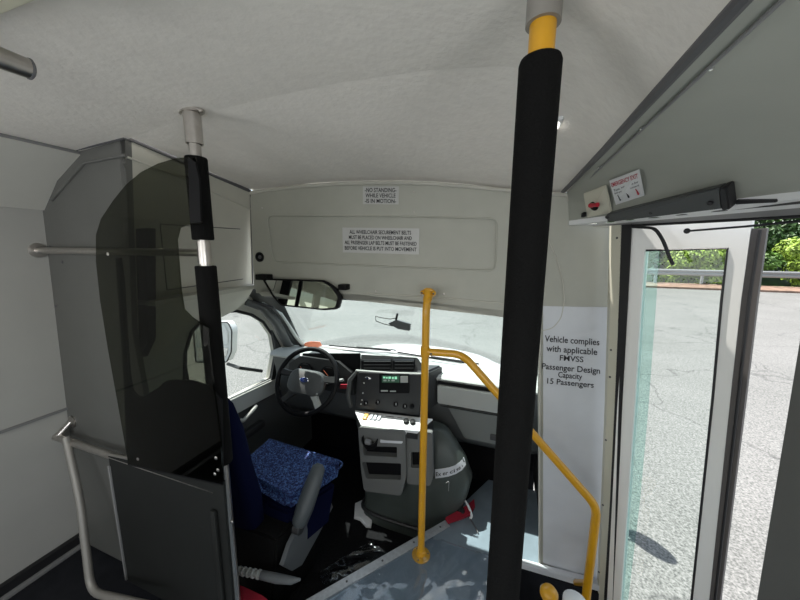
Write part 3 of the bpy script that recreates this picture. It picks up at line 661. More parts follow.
# ================================================================== STEERING WHEEL
WCn = V((-1.112,1.49,.722)); wn = V((.10,-.86,.50)).normalized()
wu = V((1,0,0)); wu = (wu-wn*wu.dot(wn)).normalized(); wv = wn.cross(wu); wv = wv if wv.z > 0 else -wv
def wpt(u, v, n=0): return WCn+wu*u+wv*v+wn*n
t = thing('steering_wheel', 'black steering wheel with oval maker emblem in front of the driver seat', 'steering wheel', WCn)
R_ = .192
MB().tube([wpt(R_*math.cos(a*math.pi/24), R_*math.sin(a*math.pi/24)) for a in range(48)], .0145, 14, closed=True).build('rim', M['black'], t)
hubl = lambda s, n: [wpt(s*x, s*y, n) for x, y in rrect(0, -.012, .235, .15, .06)]
MB().loft([hubl(.75,-.045), hubl(1,-.02), hubl(1,.005), hubl(.9,.02), hubl(.6,.029), hubl(.2,.031)]).build('airbag_hub', M['dashm'], t)
for sx, sy, ex, ey, mm in ((-.07,.02,-.19,.03,'dash'), (.07,.02,.19,.03,'dash'), (-.05,-.06,-.13,-.145,'dash'), (.05,-.05,.125,-.15,'dashl')):
    dv = V((ex-sx, ey-sy, 0)).normalized(); pr = V((-dv.y, dv.x, 0))
    L = []
    for k, w in ((0,.028),(.5,.019),(1,.022)):
        cx_, cy_ = sx+(ex-sx)*k, sy+(ey-sy)*k
        L.append([wpt(cx_+pr.x*w, cy_+pr.y*w, -.012+.0*k), wpt(cx_-pr.x*w, cy_-pr.y*w, -.012), wpt(cx_-pr.x*w*.8, cy_-pr.y*w*.8, .008), wpt(cx_+pr.x*w*.8, cy_+pr.y*w*.8, .008)])
    MB().loft(L).build('spoke', M[mm], t)
el = lambda s, n: [wpt(s*.029*math.cos(k*math.pi/12), .0+s*.0145*math.sin(k*math.pi/12), n) for k in range(24)]
MB().loft([el(1,.026), el(1,.0335), el(.92,.035)]).build('emblem_rim', M['chrome'], t)
MB().loft([el(.88,.034), el(.88,.0358)]).build('emblem', M['blue'], t)
lettering([wpt(-.018,.009,.0358), wpt(.018,.009,.0358), wpt(.018,-.009,.0358), wpt(-.018,-.009,.0358)], [('Ford', 0, 1, .1, .95)], M['chrome'], t)
for k in range(4): MB().box(wpt(.088,-.01-.018*k,.012), (.02,.012,.012), bev=.003).build('cruise_button', M['dashl'], t)
MB().tube([wpt(0,0,-.02), wpt(0,0,-.12), wpt(0,.01,-.18)], [.045,.055,.06], 20).build('steering_column', M['dash'], t)
MB().tube([wpt(.05,.0,-.09), wpt(.15,.03,-.08), wpt(.20,.045,-.07)], [.006,.008,.009], 12).build('gear_lever', M['dashl'], t)
MB().tube([wpt(-.05,.0,-.09), wpt(-.15,.02,-.08), wpt(-.19,.03,-.07)], [.005,.006,.007], 12).build('indicator_stalk', M['dash'], t)

# ================================================================== DASHBOARD
t = thing('dashboard', 'grey dashboard with central radio stack and glove box under the windshield', 'dashboard', (-.7,1.9,-.2))
prof_ = [(2.15,.69),(1.98,.745),(1.80,.775),(1.73,.772),(1.715,.755),(1.725,.70),(1.735,.66),(1.745,.60),(1.78,.45),(1.80,.35),(1.86,.29),(2.15,.28)]
def dsec(x, k=0): return [(x, y+k, z) for y, z in prof_]
MB().loft([dsec(-1.56,.0), dsec(-1.45), dsec(.10), dsec(.225,.03)]).build('dash_body', M['dashm'], t, smooth=50)
# pale upper pad
MB().loft([[(x,2.14,.693),(x,1.98,.749),(x,1.80,.780),(x,1.725,.777),(x,1.708,.757),(x,1.714,.745),(x,1.73,.75)] for x in (-1.58,-.9,.21)]).build('dash_top_pad', M['dashl'], t, smooth=50)
# glove box side
def gb(px, py, y=1.71): return at(px, py, 'y', y)
MB().hexa([V((-.36,1.725,.722)), V((.12,1.725,.722)), V((.12,1.74,.60)), V((-.36,1.74,.60))], [V((-.36,1.700,.722)), V((.12,1.700,.722)), V((.12,1.712,.60)), V((-.36,1.712,.60))], bev=.006).build('passenger_fascia', M['dashl'], t)
MB().hexa([V((-.36,1.72,.743)), V((.12,1.72,.743)), V((.12,1.72,.728)), V((-.36,1.72,.728))], [V((-.36,1.705,.743)), V((.12,1.705,.743)), V((.12,1.705,.728)), V((-.36,1.705,.728))]).build('fascia_slot', M['black'], t)
gl_ = MB().hexa([V((-.30,1.76,.585)), V((.11,1.76,.585)), V((.11,1.81,.37)), V((-.20,1.81,.37))], [V((-.30,1.722,.585)), V((.11,1.722,.585)), V((.11,1.775,.37)), V((-.20,1.775,.37))], bev=.006).build('glove_box_door', mat('glove_box_grey', (.20,.21,.20), .5, bump=.1, bscale=250), t)
MB().box((-.0,1.755,.43), (.10,.02,.035), Matrix.Rotation(-.2, 3, 'X'), bev=.004).build('glove_box_latch', M['dash'], gl_)
MB().tube([(-.34,1.712,.59),(.12,1.712,.59)], .002, 6).build('fascia_seam', M['black'], t)
# central stack
fy = 1.60
tl, tr, br, bl_ = at(357,371,'y',fy), at(424,373,'y',fy), at(421,417,'y',fy), at(354,409,'y',fy)
cs = MB().hexa([tl+V((-.02,.16,.0)), tr+V((.075,.16,-.0)), br+V((.09,.2,.02)), bl_+V((-.02,.2,.02))], [tl, tr, br, bl_], bev=.012, seg=3).build('centre_stack', M['dash'], t)
MB().tube([at(358,370,'y',fy+.01), at(350,380,'y',fy+.02), at(348,395,'y',fy+.02), at(351,407,'y',fy+.02)], [.008,.014,.016,.012], 12).build('stack_side_trim', M['dashm'], cs)
MB().tube([at(356,370.5,'y',fy), at(390,373,'y',fy), at(426,374,'y',fy)], .006, 10).build('stack_top_trim', M['dashl'], cs)
def fbox(x0, y0, x1, y1, y, dep, name, m, par, bev=.002):
    q = [at(x0,y0,'y',y), at(x1,y0,'y',y), at(x1,y1,'y',y), at(x0,y1,'y',y)]
    return MB().hexa(q, [p+V((0,-dep,0)) for p in q], bev=bev).build(name, m, par)
rd = fbox(379.5,373.5,409.5,393,fy,.006,'radio',M['black'],cs)
fbox(382,375.5,399.5,382.5,fy-.006,.002,'radio_display',M['lcd'],rd,.0005)
fbox(400.5,376,408,382.5,fy-.006,.003,'radio_button_block',M['dashl'],rd,.001)
fbox(381,390,388,391.5,fy-.006,.003,'radio_button',M['dashl'],rd,.001); fbox(390,390.5,396,391.8,fy-.006,.003,'radio_button',M['dashl'],rd,.001)
for k, (a0, w0) in enumerate(((383.2,2.2),(386.2,1.4),(388.4,2.6),(392,1.8),(394.6,2.4))): fbox(a0, 376.6+.3*(k%2), a0+w0, 378.4+.2*k%1, fy-.008, .001, 'display_mark', mat('display_mark', (.25,.6,.4), .4, emit=((.4,.9,.6), .5)), rd, .0002)
for k, (a0, w0) in enumerate(((383.5,3),(388,1.6),(391.5,3.2))): fbox(a0, 379.6, a0+w0, 381.2, fy-.008, .001, 'display_mark', M['dashl'], rd, .0002)
def knob(px, py, r, name='knob', m=None, par=cs, y=fy, dep=.018):
    return MB().lathe([(r,0),(r,.004),(r*.8,.006),(r*.72,dep),(0,dep)], at(px, py, 'y', y), (0,-1,.1), 18).build(name, m or M['black'], par)
for q in ((366,403),(378,402),(396,404),(405,406),(412,406)): knob(q[0], q[1], .014)
for q in ((366,403),(378,402),(396,404),(405,406)):
    p = at(q[0], q[1], 'y', fy-.0185); MB().box(p, (.003,.002,.014), bev=.0005).build('knob_marker', M['white'], cs)
MB().ball(at(368,378,'y',fy-.006), .014, 3, (1.5,.5,.7)).build('light_switch', M['chrome'], cs)
for q in ((364,383),(363,393),(362,400),(361,404)): MB().ball(at(q[0], q[1], 'y', fy-.004), .005, 2).build('indicator', M['dashl'], cs)
# vents on the brow over the stack
vb = MB().hexa([at(360,372.5,'y',1.66), at(421,373.5,'y',1.66), at(418,358,'y',1.70), at(362,355,'y',1.70)], [at(360,372.5,'y',1.63), at(430,374,'y',1.63), at(417,357.5,'y',1.67), at(361,354.5,'y',1.67)], bev=.004).build('vent_housing', M['dash'], t)
for x0, x1 in ((363,392),(394,415)):
    v_ = fbox(x0, 359, x1, 371, 1.655, .028, 'air_vent', M['black'], vb, .002)
    for k in range(3): fbox(x0+1, 361+3.3*k, x1-1, 361.6+3.3*k, 1.627, .004, 'vent_slat', M['dashm'], v_, .0003)
# instrument cluster
cl = MB().loft([[V((-1.40,y,z0)), V((-1.37,y,z0+h*.7)), V((-1.28,y,z0+h)), V((-1.0,y,z0+h)), V((-.90,y,z0+h*.7)), V((-.88,y,z0))] for y, z0, h in ((1.80,.62,.17),(1.70,.60,.19),(1.655,.59,.21))]).build('cluster_hood', M['dash'], t)
for x in (-1.24,-1.06): 
    g = MB().lathe([(.062,0),(.062,.008),(.055,.010),(.053,.006),(0,.006)], (x,1.65,.70), (0,-1,.25), 28).build('gauge', M['black'], cl)
    MB().tube([V((x,1.64,.70)), V((x-.03,1.638,.735))], .0015, 6).build('gauge_needle', M['orange'], g)
fbox(341,384,350,388,1.62,.01,'warning_label',M['redf'],t,.001)
fbox(303,353,361,372,1.70,.01,'cluster_lens',M['black'],t,.003)
tag(MB().plate([at(x, y, 'y', 1.98) for x, y in ((302,347),(305,343),(311,341.5),(320,342),(322,345.5),(317,348),(309,348.5))], [], (0,.002,.001)).build('windshield_sticker', M['orange']), 'small orange and red sticker low on the windshield above the wheel', 'sticker')

# ================================================================== ENGINE COVER + CONSOLE
def sup(x0, x1, y0, y1, z, n=32, e=3.2):
    cx_, cy_, a, b_ = (x0+x1)/2, (y0+y1)/2, (x1-x0)/2, (y1-y0)/2; L = []
    for k in range(n):
        c, s = math.cos(2*math.pi*k/n), math.sin(2*math.pi*k/n)
        L.append(V((cx_+a*math.copysign(abs(c)**(2/e), c), cy_+b_*math.copysign(abs(s)**(2/e), s), z)))
    return L
t = thing('engine_cover', 'rounded grey green engine cover rising from the cab floor', 'engine cover', (-.55,1.8,-.2))
MB().loft([sup(x0,x1,y0,1.735 if z < .2 else 1.72,z) for x0,x1,y0,z in ((-.81,-.22,1.56,-.2),(-.81,-.22,1.56,-.14),(-.80,-.21,1.57,-.11),(-.80,-.19,1.565,.0),(-.80,-.15,1.55,.12),(-.80,-.13,1.54,.24),(-.80,-.17,1.55,.34),(-.79,-.23,1.58,.42),(-.78,-.28,1.61,.475),(-.76,-.30,1.63,.485))]).build('cover_body', M['dog'], t, smooth=60)
MB().tube([p for p in sup(-.815,-.215,1.555,1.74,-.13)], .012, 8, closed=True).build('flange_bead', M['dash'], t)
MB().tube(fillet([at(446,483,'y',1.52), at(449,481,'y',1.52), at(448.5,491,'y',1.52)], .01), .0018, 6).build('latch_wire', M['trimg'], t)
# sticker strip wrapped round the corner
bb = bmesh.new(); bb.from_mesh(bpy.data.objects['cover_body.001'].data if 'cover_body.001' in bpy.data.objects else t.children[0].data)
dv = BVHTree.FromBMesh(bb)
off_ = t.children[0].matrix_world
def dg(px, py, o=.003):
    h, n, i, q = dv.ray_cast(CO, ray(px, py).normalized())
    if h is None: return None
    n = n if n.dot(CO-h) > 0 else -n
    return h+n*o
topl = [(435,469),(442,468.3),(449,467),(455,465),(460,461.5),(463.5,457),(465,452)]; botl = [(435.5,478),(442,477.3),(449,476),(456,473.5),(461.5,470),(465.5,464.5),(467,459)]
tp = [dg(*p) for p in topl]; bt = [dg(*p) for p in botl]
ok = [i for i in range(7) if tp[i] and bt[i]]
st_ = thing('engine_cover_sticker', 'white lettered strip wrapped round the corner of the engine cover', 'sticker', tp[0])
MB().loft([[tp[i] for i in ok], [bt[i] for i in ok]], closed=False).solid(.001).build('strip', M['sheet'], st_)
for (i, ch) in zip(ok[:-1], ('Ex','er','ci','se','Ca','ut')):
    lettering([tp[i], tp[i+1], bt[i+1], bt[i]], [(ch, .12,.88,.3,.75)], M['ink'], st_, lift=.0025)
# console
t = thing('console', 'grey console with white switch panel, cup holder and open bins', 'console', (-.57,1.5,-.1))
cy0 = 1.475
def cp(px, py, y=cy0): return at(px, py, 'y', y)
outl = roundloop([cp(358,427), cp(380,430), cp(405,432), cp(406,478), cp(401,496), cp(364,491), cp(361,470)], .02, 3)
h1_ = roundloop([cp(362.5,446), cp(397,447), cp(397,457.5), cp(364,455.5)], .006, 2)
h2_ = roundloop([cp(362,462), cp(401,463.5), cp(401,480), cp(366,478.5)], .008, 2)
MB().plate(outl, [h1_, h2_], (0,.04,0)).build('bin_front', mat('console_grey', (.15,.155,.15), .45), t)
MB().plate([p+V((0,.041,0)) for p in outl], [], (0,.01,0)).build('bin_back', M['black'], t)
outr = roundloop([cp(407,431,1.50), cp(432,433,1.50), cp(433,478,1.50), cp(430,486,1.50), cp(407,484,1.50)], .015, 3)
h3_ = roundloop([cp(411,452,1.50), cp(421.5,452,1.50), cp(421.5,465,1.50), cp(419,468,1.50), cp(411,468,1.50)], .006, 2)
MB().plate(outr, [h3_], (0,.03,0)).build('side_bin_front', bpy.data.materials['console_grey'], t)
MB().plate([p+V((0,.031,0)) for p in outr], [], (0,.01,0)).build('side_bin_back', M['black'], t)
# cup holder
ch_ = cp(370,440,1.47)
MB().lathe([(.040,-.035),(.046,.0),(.048,.012),(.043,.013),(.038,-.030),(0,-.030)], ch_, (0,-.35,1), 24).build('cup_holder', M['black'], t)
tag(MB().loft([sup(ch_.x-.018,ch_.x+.018,ch_.y-.04,ch_.y-.01,ch_.z+z, 12) for z in (-.01,.012)]).build('paper_cup_insert', M['trimg']), 'crumpled grey scrap in the console cup holder', 'scrap')
# switch panel: tilted white slab
SP = [at(354.5,410,'y',1.60), at(433,418.5,'y',1.60), at(417,432.5,'y',1.49), at(361,425,'y',1.49)]
swn = (SP[1]-SP[0]).cross(SP[3]-SP[0]).normalized(); swn = swn if swn.z > 0 else -swn
sw = MB().hexa([p-swn*.012 for p in SP], SP, bev=.003).build('switch_panel', M['white'], t)
def spq(u, v, n=0): return mix(mix(SP[0], SP[1], u), mix(SP[3], SP[2], u), v)+swn*n
Rm = Matrix((( SP[1]-SP[0]).normalized(), ((SP[1]-SP[0]).normalized().cross(swn))*-1, swn)).transposed()
MB().box(spq(.13,.45,.006), (.026,.042,.012), Rm, bev=.003).build('rocker_switch', M['amber'], sw)
for u in (.22,.28,.34): MB().box(spq(u,.42,.006), (.018,.038,.014), Rm, bev=.003).build('rocker_switch', M['sheet'], sw)
for u in (.73,.82): MB().lathe([(.016,0),(.015,.016),(.006,.018),(0,.018)], spq(u,.45), swn, 18).build('black_knob', M['black'], sw)
for u, v, w in ((.42,.2,.12),(.58,.2,.07),(.42,.5,.18),(.63,.52,.05),(.44,.78,.1),(.57,.8,.09)): MB().box(spq(u+w/2,v,.0005), (w*.42,.003,.001), Rm).build('label_line', M['ink'], sw)
MB().hexa([cp(380,429,1.49), cp(407,433,1.49), cp(402,444,1.47), cp(380,443,1.47)], [p+V((0,.012,.006)) for p in (cp(380,429,1.49), cp(407,433,1.49), cp(402,444,1.47), cp(380,443,1.47))], bev=.002).build('tray', M['sheet'], t)
MB().hexa([SP[0]-swn*.013, SP[1]-swn*.013, SP[2]-swn*.013, SP[3]-swn*.013], [p-swn*.013-V((0,-.02,.10)) for p in SP]).build('panel_support', M['dash'], t)

# ================================================================== DRIVER SEAT
t = thing('driver_chair', 'blue speckled driver seat with grey armrest behind the steering wheel', 'seat', (-1.12,1.1,-.2))
def blend(corners_top, corners_bot, name, m, bev=.03): return MB().hexa(corners_bot, corners_top, bev=bev, seg=4).build(name, m, t, smooth=60)
ct = [V((-1.33,1.10,.36)), V((-.885,1.02,.36)), V((-.765,1.33,.405)), V((-1.30,1.36,.405))]
cb = [V((-1.33,1.10,.30)), V((-.885,1.02,.30)), V((-.775,1.29,.30)), V((-1.29,1.32,.30))]
MB().hexa([(-1.33,1.04,.06),(-.90,1.03,.06),(-.80,1.22,.10),(-1.29,1.28,.10)], [(-1.33,1.06,.30),(-.888,1.025,.30),(-.785,1.27,.30),(-1.29,1.30,.30)], bev=.015).build('cushion_skirt', M['seatd'], t)
blend(ct, cb, 'cushion', M['cloth'], .03)
MB().tube(fillet([ct[1]+V((0.005,.02,-.028)), ct[2]+V((-.0,-.0,-.03)), ct[3]+V((0,0,-.03))], .05), .005, 8).build('cushion_piping', M['cloth'], t)
sb = []
for z, y0, y1, xl, xr in ((.24,.93,1.03,-1.37,-1.02),(.40,.90,1.01,-1.39,-1.0),(.6,.85,.955,-1.41,-.985),(.78,.82,.915,-1.41,-.975),(.90,.805,.88,-1.38,-.985),(.955,.81,.865,-1.32,-1.04)):
    sb.append(sup(xl, xr, y0, y1, z, 28, 4))
MB().loft(sb).build('backrest', M['seatd'], t, smooth=60)
MB().loft([[V((x,y,z)) for x, y, z in ((-1.30,yf,.37),(-1.04,yf,.37),(-1.04,yf-.14,.84),(-1.30,yf-.14,.84))] for yf in (1.01,1.03)]).build('backrest_insert', M['cloth'], t)
# armrest on the right side
A0, A1 = at(298,527,'x',-.84), at(320,464,'x',-.81)
ax_ = (A1-A0).normalized(); n2 = V((1,0,0)); n2 = (n2-ax_*n2.dot(ax_)).normalized(); n3 = ax_.cross(n2)
L = []
for k, w, h in ((0,.5,.7),(.06,.85,.95),(.3,1,1),(.7,.95,.85),(.94,.8,.65),(1,.4,.35)):
    c = A0*(1-k)+A1*k; L.append([c+n2*.042*w*math.cos(a*math.pi/8)+n3*.034*h*math.sin(a*math.pi/8) for a in range(16)])
MB().loft(L).build('armrest', M['armr'], t, smooth=60)
MB().lathe([(.026,0),(.026,.03),(.02,.036),(0,.036)], A0+V((-.015,0,-.005)), (1,0,0), 20).build('armrest_pivot', M['dash'], t)
shl = [(330,499),(333,507),(319,534),(302,565),(292,571),(283,566),(290,545),(296,533),(312,515)]
MB().plate([at(x, y, 'x', -.86) for x, y in shl], [], (-.02,0,0)).build('side_shield', M['shieldp'], t)
MB().hexa([(-1.30,.92,-.2),(-.95,.92,-.2),(-.90,1.2,-.2),(-1.28,1.2,-.2)], [(-1.34,.94,.24),(-.89,.94,.24),(-.87,1.26,.24),(-1.30,1.26,.24)], bev=.01).build('seat_base', M['foam'], t)
# things low beside the seat
t = thing('belt_buckle', 'grey seat belt buckle on a ribbed stalk beside the red bag', 'buckle', at(262,572,'y',.98))
bk = [at(x, y, 'y', .88) for x, y in ((236,570),(257,574),(262,575),(277,578.5),(292,580.5),(300,579.5))]
MB().tube(bk[:3], [.012,.013,.015], 10).build('ribbed_stalk', M['dashl'], t)
for k in range(5): MB().tube([mix(bk[0], bk[2], .1+.19*k), mix(bk[0], bk[2], .15+.19*k)], .018, 10).build('stalk_rib', M['dashl'], t)
MB().tube(bk[2:], [.017,.018,.014,.005], 12).build('buckle_body', M['shieldp'], t)
tag(MB().loft([sup(-1.12,-.84,.77,.86,z, 20, 4) for z in (-.2,.035)]+[sup(-1.10,-.85,.775,.85,.06, 20, 4)]).build('red_bag', M['redf']), 'dark red cloth bag on the floor behind the driver seat', 'bag')

# driver door armrest and belt line (parts of the cab door)
t = thing('door_trim_panel', 'grey driver door trim with armrest and pull handle below the window', 'door trim', (DX,1.5,0))
MB().hexa([V((DX,1.0,.60)), V((DX,1.82,.555)), V((DX,1.82,.45)), V((DX,1.0,.48))], [V((DX+.028,1.0,.60)), V((DX+.028,1.82,.555)), V((DX+.05,1.82,.45)), V((DX+.05,1.0,.48))], bev=.01).build('belt_rail', M['dashl'], t)
MB().hexa([V((DX,.81,.47)), V((DX,2.18,.44)), V((DX,2.18,-.19)), V((DX,.81,-.19))], [V((DX+.03,.81,.47)), V((DX+.03,2.18,.44)), V((DX+.03,2.18,-.19)), V((DX+.03,.81,-.19))], bev=.006).build('door_card', M['dashm'], t)
MB().tube(fillet([at(240,420,'x',DX+.06), at(243,421,'x',DX+.075), at(254,409,'x',DX+.075), at(256,406,'x',DX+.06)], .02), .012, 10).build('pull_handle', M['dashl'], t)
MB().box((DX+.055,1.42,.30), (.05,.34,.05), bev=.012).build('armrest', M['dash'], t)

# windshield mirror
t = thing('windshield_mirror', 'small rear view mirror stuck on the windshield glass', 'mirror', at(395,325,'y',1.80))
mz = 1.80
MB().plate(roundloop([at(x, y, 'y', mz) for x, y in ((388,323.5),(396,320),(410,324),(409.5,331),(398,329))], .006, 3), [], (0,.02,0)).build('mirror_head', M['dashm'], t)
MB().tube([at(x, y, 'y', mz) for x, y in ((393,326),(384,324),(376,321),(375.5,316),(380,317.5),(390,319),(396,318))], .003, 8).build('mirror_frame_wire', M['dash'], t)
MB().tube([at(396,320,'y',mz), at(397.5,313.5,'y',mz)], .007, 8).build('mirror_mount', M['black'], t)

# ================================================================== SMALL THINGS ON THE FLOOR
t = thing('strap_clip', 'white curved clip with red strap lying on the floor edge', 'strap', at(462,515,'z',0))
c_ = at(462,515,'z',0.0)
MB().tube(fillet([at(462,496,'z',.05), at(464,499,'z',.05), at(469,507,'z',.035), at(472,516,'z',.015), at(470,519,'z',.01)], .02), [.009]+[.007]*(len(fillet([at(462,496,'z',.05), at(464,499,'z',.05), at(469,507,'z',.035), at(472,516,'z',.015), at(470,519,'z',.01)], .02))-1), 10).build('white_clip', M['white'], t)
MB().loft([[at(445,519,'z',.01), at(448,524,'z',.01), at(449,524,'z',.02), at(446,517,'z',.02)], [at(456,513,'z',.012), at(461,520,'z',.01), at(461,518,'z',.03), at(457,511,'z',.03)], [at(466,508,'z',.012), at(470,516,'z',.01), at(470,513,'z',.03), at(467,505,'z',.03)], [at(474,500,'z',.01), at(475,508,'z',.01), at(475,506,'z',.02), at(474,499,'z',.02)]]).build('red_strap', M['redf'], t)
MB().lathe([(.022,0),(.024,.008),(.022,.016),(.012,.018),(.010,.016),(0,.016)], at(461,511,'z',.025), (-.2,-.8,.6), 20).build('black_spool', M['black'], t)
MB().tube([at(469,517,'z',.012), at(476,528,'z',.008), at(478,533,'z',.008)], .004, 8).build('loose_end', M['seam'], t)
wc_ = [at(x, y, 'z', -.185) for x, y in ((355,503),(362,500),(370,506),(373,516),(371,527),(366,526),(360,519),(354,517))]  # white piece shaped as a sunlit spot on the cab floor
tag(MB().loft([[mix(p, wc_[0]*.5+wc_[4]*.5, k)+V((0,0,h+.004*math.sin(7*i_))) for i_, p in enumerate(wc_)] for k, h in ((0,-.01),(.02,.0),(.4,.008),(.8,.004))]).build('sunlit_floor_spot', M['white']), 'white patch standing for a sunlit spot on the cab floor below the console', 'sun_patch')
def crinkle(poly, z, amp, name, label, n=46, seed=1, m=None):
    rnd = random.Random(seed); folds = [(V((rnd.uniform(-1,1), rnd.uniform(-1,1), 0)).normalized(), rnd.uniform(12,40), rnd.uniform(0,6), rnd.uniform(.3,1)) for _ in range(9)]
    A, B_, C_, D_ = [V(p) for p in poly]; rows = []
    for j in range(n):
        v = j/(n-1); row = []
        for i in range(n):
            u = i/(n-1); p = mix(mix(A, B_, u), mix(D_, C_, u), v)
            h = sum(max(0, math.sin(p.dot(d_)*f_+ph))**10*w_ for d_, f_, ph, w_ in folds)
            row.append(V((p.x, p.y, z+amp*h+.0015)))
        rows.append(row)
    return tag(MB().loft(rows, closed=False).solid(.0006).build(name, m or M['film'], smooth=180), label, 'plastic sheet')
crinkle([(-.80,.80,0),(.02,.80,0),(.02,1.40,0),(-.30,1.40,0)], .007, .004, 'plastic_sheet', 'clear crinkled plastic sheet spread over the blue grey aisle floor', seed=3)
crinkle([at(325,590,'z',-.19), at(392,560,'z',-.19), at(372,540,'z',-.19), at(318,572,'z',-.19)], -.2, .007, 'plastic_sheet', 'crinkled dark plastic sheet on the lower cab floor by the seat', seed=5)

# ================================================================== OUTSIDE
GZ = -.85
struct(MB().plate([(-70,-50,GZ),(90,-50,GZ),(90,60,GZ),(-70,60,GZ)], [], (0,0,-.1)), 'ground', M['asphalt'])
# hood and wipers
t = thing('bus_hood', 'white sunlit bus hood beyond the windshield', 'hood', (-.7,2.7,GZ))
rows = []
for j in range(13):
    y = 2.28+.72*j/12; row = []
    for i in range(25):
        x = -1.5+1.62*i/24; s = (x+.69)/.81
        z = .665-.125*(y-2.28)/.72 - .10*abs(s)**2.6 - (.20*max(0,(y-2.86)/.14)**2) + .018*(1 if abs(s) < .62 else max(0, 1-(abs(s)-.62)/.12))
        row.append(V((x,y-.10*s*s,z)))
    rows.append(row)
MB().loft(rows, closed=False).solid(.01).build('hood_panel', M['hood'], t)
MB().hexa([(-1.58,2.20,.66),(.18,2.20,.64),(.10,2.32,.60),(-1.5,2.32,.60)], [(-1.58,2.215,.685),(.18,2.215,.65),(.10,2.32,.655),(-1.5,2.32,.655)]).build('cowl', M['dashl'], t)
for k, (a_, b_) in enumerate((((-1.40,2.20,.70),(-.86,2.24,.705)), ((-.80,2.24,.70),(-.20,2.20,.692)))):
    w = thing('wiper', ('left black wiper resting across the base of the windshield', 'right black wiper resting across the base of the windshield')[k], 'wiper', b_, 'windshield wipers')
    a_, b_ = V(a_), V(b_)
    MB().tube([a_, b_], .006, 6).build('blade', M['black'], w)
    MB().tube([mix(a_, b_, .45)+V((0,.01,.004)), mix(a_, b_, .9)+V((0,.03,.0)), mix(a_, b_, 1.05)+V((0,.05,-.01))], .006, 8).build('wiper_arm', M['dash'], w)
# exterior mirror
t = thing('exterior_mirror', 'white framed double exterior mirror outside the driver window', 'mirror', (-1.95,1.62,.8))
my = 1.64
ex = [at(x, y, 'y', my) for x, y in ((193,323),(228,322),(232,330),(231.5,352),(227,362),(196,362))]
exl = roundloop(ex, .02)
MB().plate(exl, [], (0,.05,0)).build('housing', M['hood'], t)
MB().tube([p+V((0,-.002,0)) for p in exl], .005, 8, closed=True).build('housing_rim', M['dash'], t)
MB().plate(roundloop([at(x, y, 'y', my-.004) for x, y in ((197,326),(224,325),(228,332),(228,344),(197,344))], .015), [], (0,-.002,0)).build('upper_mirror_pane', M['white'], t)
MB().plate(roundloop([at(x, y, 'y', my-.004) for x, y in ((197,347.5),(228,347.5),(227,354),(223,359),(199,359))], .012), [], (0,-.002,0)).build('lower_mirror_pane', M['mirror'], t)
MB().tube([at(228,364,'y',my+.02), at(240,368,'x',-1.72), at(262,371,'x',-1.67)], .012, 10).build('mirror_arm', M['dash'], t)
t = thing('exterior_mirror', 'unseen dark exterior mirror ahead of the entry door, shaped to cast the pavement shadow', 'mirror', (.57,2.94,.7))
mc = V((.57,2.94,.74)); dm = V((.23,-.19,0)).normalized(); Rmm = Matrix((dm, V((-dm.y,dm.x,0)), V((0,0,1)))).transposed()  # unseen mirror, added and shaped for its shadow on the pavement
MB().ball(mc, 1, 3, (.17,.085,.08), Rmm).build('housing', M['black'], t)
MB().tube([mc+V((0,0,-.05)), V((.40,2.93,.60)), V((.10,2.85,.45))], .010, 8).build('mirror_arm', M['black'], t)  # arm of the unseen mirror added for its shadow
# guard rail and curb far beyond
struct(MB().hexa([(6,24.9,GZ),(60,25.6,GZ),(60,27,GZ),(6,26.5,GZ)], [(6,24.9,GZ+.12),(60,25.6,GZ+.12),(60,27,GZ+.25),(6,26.5,GZ+.25)]), 'ground_verge', M['curb'])
t = thing('guard_rail', 'grey metal guard rail in front of the trees across the lot', 'guard rail', (16,27,GZ))
MB().loft([[V((x,26.2+x*.012-o,z)) for o, z in ((0,-.05),(.05,.02),(.05,.10),(0,.16),(.05,.22),(.05,.30),(0,.36),(-.02,.36),(-.02,-.05))] for x in (6,20,40,58)]).build('rail_beam', M['galv'], t)
for k in range(14):
    x = 7+k*2.6; MB().box((x,26.3+x*.012,-.3), (.12,.14,1.15)).build('rail_post', M['galv'], t)
# trees
def leaves(center, rad, n, size, seed):
    rnd = random.Random(seed); mb = MB(); vs = []; fs = []
    blobs = [(V(center)+V((rnd.uniform(-1,1)*rad[0]*.6, rnd.uniform(-1,1)*rad[1]*.6, rnd.uniform(-1,1)*rad[2]*.65)), rnd.uniform(.35,.6)) for _ in range(14)]
    for _ in range(n):
        c, k = rnd.choice(blobs); d_ = V((rnd.gauss(0,1), rnd.gauss(0,1), rnd.gauss(0,1))).normalized()
        p = c+V((d_.x*rad[0]*k, d_.y*rad[1]*k, d_.z*rad[2]*k))*rnd.uniform(.75,1.05)
        nn = (d_+V((rnd.uniform(-.8,.8), rnd.uniform(-.8,.8), rnd.uniform(-.2,.9)))).normalized(); a = nn.orthogonal().normalized(); b = nn.cross(a)
        an = rnd.uniform(0,6.28); a, b = a*math.cos(an)+b*math.sin(an), b*math.cos(an)-a*math.sin(an); s = size*rnd.uniform(.6,1.3); i = len(vs)
        vs += [p-a*s, p+b*s*.45+nn*s*.1, p+a*s, p-b*s*.45+nn*s*.1]; fs.append((i,i+1,i+2,i+3))
    me = bpy.data.meshes.new('foliage'); me.from_pydata([tuple(v) for v in vs], [], fs)
    o = bpy.data.objects.new('foliage', me); COL.objects.link(o); return o
